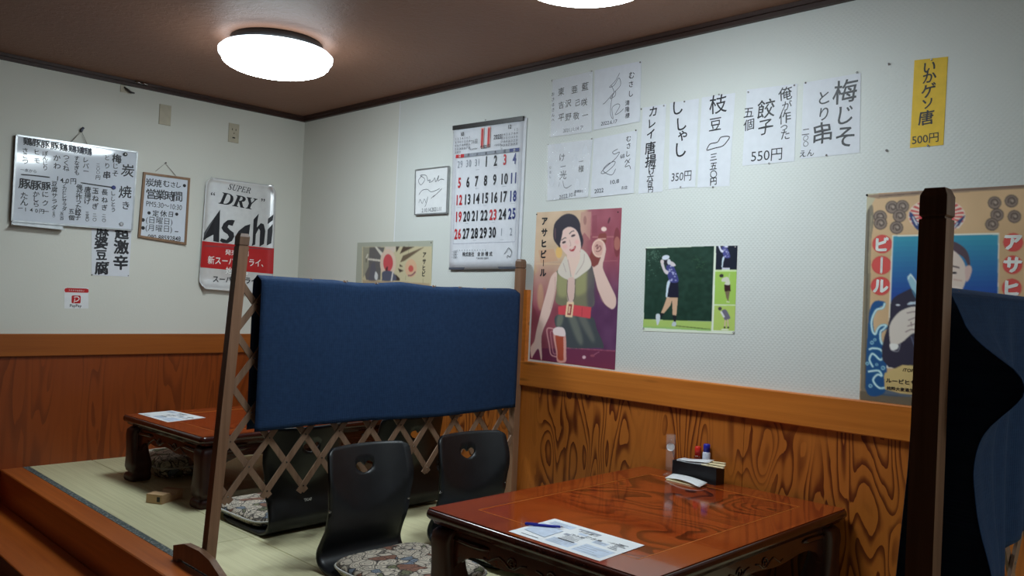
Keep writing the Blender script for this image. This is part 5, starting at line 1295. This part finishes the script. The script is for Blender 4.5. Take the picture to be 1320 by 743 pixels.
# ------------------------------------------------------------------ printed sheets
def quad_sheet(name, label, cat, pts, z, mat='paper_w', group=None):
    cx = sum(p[0] for p in pts)/4; cy = sum(p[1] for p in pts)/4
    t = thing(name, label, cat, (cx, cy, z), 0, group); q = [(a-cx, b_-cy) for a, b_ in pts]
    mb = MB(); mb.prism(q, (.0003, .0009), lambda a, b_, d: (a, b_, d)); obj('sheet', mb, M[mat], t)
    return t, q
def print_on(t, q, seed, big=True):
    """q = corners A(left-front) B(left-back) C(right-back) D(right-front)"""
    rs = random.Random(seed); inks = {}
    def pt(a, b_): return tuple((1-a)*(1-b_)*q[0][i] + (1-a)*b_*q[1][i] + a*b_*q[2][i] + a*(1-b_)*q[3][i] for i in (0, 1))
    lay = [.0010]
    def rect(a0, b0, a1, b1, mat):
        lay[0] += .00001; inks.setdefault(mat, MB()).add([(*pt(a0, b0), lay[0]), (*pt(a1, b0), lay[0]), (*pt(a1, b1), lay[0]), (*pt(a0, b1), lay[0])], [(0, 1, 2, 3)])
    def text(a, b_, s, k, mat='ink', bold=.01):
        vs, fs = glyph(s, bold); x0, y0 = pt(a, b_); lay[0] += .00001
        inks.setdefault(mat, MB()).add([(x0 + p*k, y0 + r*k, lay[0]) for p, r in vs], fs)
    rect(.36, .84, .60, .90, 'ink_grey'); text(.50, .80, 'お品書き', .018, 'ink')
    text(.62, .66, '焼き鳥', .020, 'ink', .02); text(.82, .72, '一品料理', .014); text(.48, .58, '飲み物', .018, 'ink_soft', .02)
    rect(.36, .50, .42, .58, 'ink_grey'); rect(.44, .66, .53, .74, 'ink_pale')
    for a0, b0, w, h in ((.36, .10, .26, .22), (.66, .08, .30, .34), (.66, .52, .14, .12), (.06, .74, .26, .16)):
        rect(a0, b0, a0+w, b0+h, 'ink_pale'); 
        for k in range(4): rect(a0 + .01, b0 + h*(.12 + .22*k), a0 + w*rs.uniform(.6, .95), b0 + h*(.12 + .22*k) + .012, 'ink_grey')
    for k in range(7): rect(.40 + .01*(k % 2), .36 + .025*k, .40 + rs.uniform(.08, .2), .366 + .025*k, 'ink_soft')
    rect(.40, .30, .58, .335, 'ink'); rect(.10, .08, .30, .10, 'ink_soft')
    for k in range(6): rect(.84, .50 + .05*k, .84 + rs.uniform(.05, .12), .52 + .05*k, 'ink_soft')
    for mat, mb in inks.items(): tag(obj('print', mb, M[mat], t, fix=False), kind='stuff')
t, q = quad_sheet('menu_sheet', 'printed white sheet with a pen on the front corner of the foreground table', 'printed sheet', [(3.252, -1.196), (3.240, -.978), (3.585, -.980), (3.595, -1.198)], TH, group='printed sheets on the tables'); print_on(t, q, 3)
t2, q = quad_sheet('menu_sheet', 'printed white sheet lying on the far table by the left wall', 'printed sheet', [(.561, -1.231), (.533, -1.04), (.841, -.997), (.895, -1.216)], TH, group='printed sheets on the tables'); print_on(t2, q, 5)
# note slip and pen on the near sheet
t, q = quad_sheet('note_slip', 'pale blue slip of paper under the pen on the printed sheet', 'paper slip', [(3.268, -1.145), (3.250, -1.045), (3.352, -1.065), (3.360, -1.158)], TH + .0014, 'ink_pale')
t = thing('pen', 'blue ballpoint pen lying across the slip on the foreground table', 'pen', (3.288, -1.078, TH + .0065), math.atan2(.055, .075))
mb = MB(); mb.tube([(-.06, 0, 0), (-.058, 0, 0), (.035, 0, 0), (.048, 0, 0)], [.003, .004, .004, .0035], 8); obj('barrel', mb, M['blue_cap'], t)
mb = MB(); mb.tube([(.048, 0, 0), (.060, 0, -.001)], [.0032, .0008], 8); obj('tip', mb, M['steel'], t)
mb = MB(); mb.box(-.058, -.0012, .004, -.02, .0012, .0055); obj('clip', mb, M['blue_cap'], t)

# ------------------------------------------------------------------ things at the wall end of the near table
BX, BY = 3.195, -.078
t = thing('napkin_box', 'black box of napkins and wrapped chopsticks on the near table against the wall', 'box', (BX, BY, TH))
mb = MB(); w, d, h, th = .100, .030, .066, .003
mb.box(-w, -d, 0, w, d, th); mb.box(-w, -d, th, w, -d+th, h); mb.box(-w, d-th, th, w, d, h); mb.box(-w, -d+th, th, -w+th, d-th, h); mb.box(w-th, -d+th, th, w, d-th, h)
obj('box_wall', mb, M['black_lacquer'], t)
for k in range(5):
    mb = MB(); a = math.radians(random.uniform(-3, 3)); z = .056 + .0050*k; x0 = -.09 + .003*k
    mb.grid(6, 3, lambda p, q: (x0 + .135*p, -.024 + .048*q, z + .004*math.sin(p*4 + k) + .006*p*q))
    o = obj('napkin', mb, M['paper_w'], loc=(BX, BY, TH), rot=(0, 0, a)); s_ = o.modifiers.new('thick', 'SOLIDIFY'); s_.thickness = .0015
    tag(o, ['white napkin at the bottom of the stack in the black box', 'second white napkin from the bottom in the black box', 'middle white napkin of the stack in the black box', 'second white napkin from the top in the black box', 'topmost white napkin of the stack in the black box'][k], 'napkin', 'napkins in the black box')
for k in range(4):
    mb = MB(); y = -.020 + .011*k
    mb.rbox(.022, y - .005, 0, .125 - .008*k, y + .005, .005, .001)
    o = obj('wrapped_chopsticks', mb, M['cream'], loc=(BX + .01, BY, TH + .066 + .003*(k % 2) + .002*k), rot=(0, math.radians(-2), math.radians(3*k - 5)))
    tag(o, ['wrapped chopsticks nearest the front of the black box, sticking out longest', 'second wrapped chopsticks from the front of the black box', 'third wrapped chopsticks from the front of the black box', 'wrapped chopsticks nearest the wall in the black box, sticking out least'][k], 'chopsticks', 'chopsticks in the black box')
# napkin pad in front of the box
t = thing('paper_napkins', 'loose pad of white paper napkins lying in front of the black box', 'napkins', (3.185, -.155, TH), math.radians(-9))
mb = MB(); mb.prism([(-.09, .035), (-.055, -.045), (.095, -.028), (.075, .035)], (0, .004), lambda a, b_, d: (a, b_, d)); obj('lower_napkin', mb, M['cream'], t)
mb = MB(); mb.grid(10, 6, lambda p, q: (-.09 + .175*p + .02*(1-q), -.035 + .068*q, .006 + .010*math.sin(PI*p)*(1-.4*q) + .006*q)); o = obj('upper_napkin', mb, M['paper_w'], t); s_ = o.modifiers.new('thick', 'SOLIDIFY'); s_.thickness = .003
# bottles behind the box
def bottle(x, y, r, h, body, cap, label, hc):
    t = thing('condiment_bottle', label, 'bottle', (x, y, TH), 0, 'small bottles behind the black box')
    mb = MB(); mb.lathe([(r*.9, 0), (r, .004), (r, h-hc-.006), (r*.75, h-hc)], 20); obj('body', mb, M[body], t)
    mb = MB(); mb.lathe([(r*.84, h-hc-.001), (r*.86, h-.004), (r*.7, h)], 20); obj('cap', mb, M[cap], t)
    return t
bottle(3.160, -.0265, .0145, .122, 'bottle_soy', 'red_cap', 'small bottle with a red cap standing between the black box and the wall', .034)
bottle(3.200, -.0265, .0155, .138, 'bottle_white', 'blue_cap', 'small white bottle with a dark blue cap between the black box and the wall', .030)
# tasting glass with oval mark
t = thing('beer_glass', 'small clear footed glass with a white oval mark beside the black box', 'glass', (3.082, -.105, TH))
mb = MB()
mb.lathe([(.026, 0), (.027, .003), (.020, .008), (.008, .014), (.012, .022), (.0165, .030), (.0175, .040), (.018, .09), (.0195, .165), (.0183, .165), (.0168, .09), (.0162, .045), (.010, .036), (.002, .034)], 28)
obj('bowl', mb, M['glass'], t)
mb = MB(); n = 18; aim = math.atan2(-2.84, 1.86); vs = [(0, 0, 0)]
pv = []
for k in range(n):
    a = .95*math.cos(2*PI*k/n) ; z = .118 + .0155*math.sin(2*PI*k/n)
    pv.append((.0196*math.cos(aim + a), .0196*math.sin(aim + a), z))
mb.add(pv, [tuple(range(n))]); obj('oval_mark', mb, M['paper_w'], t, fix=False)
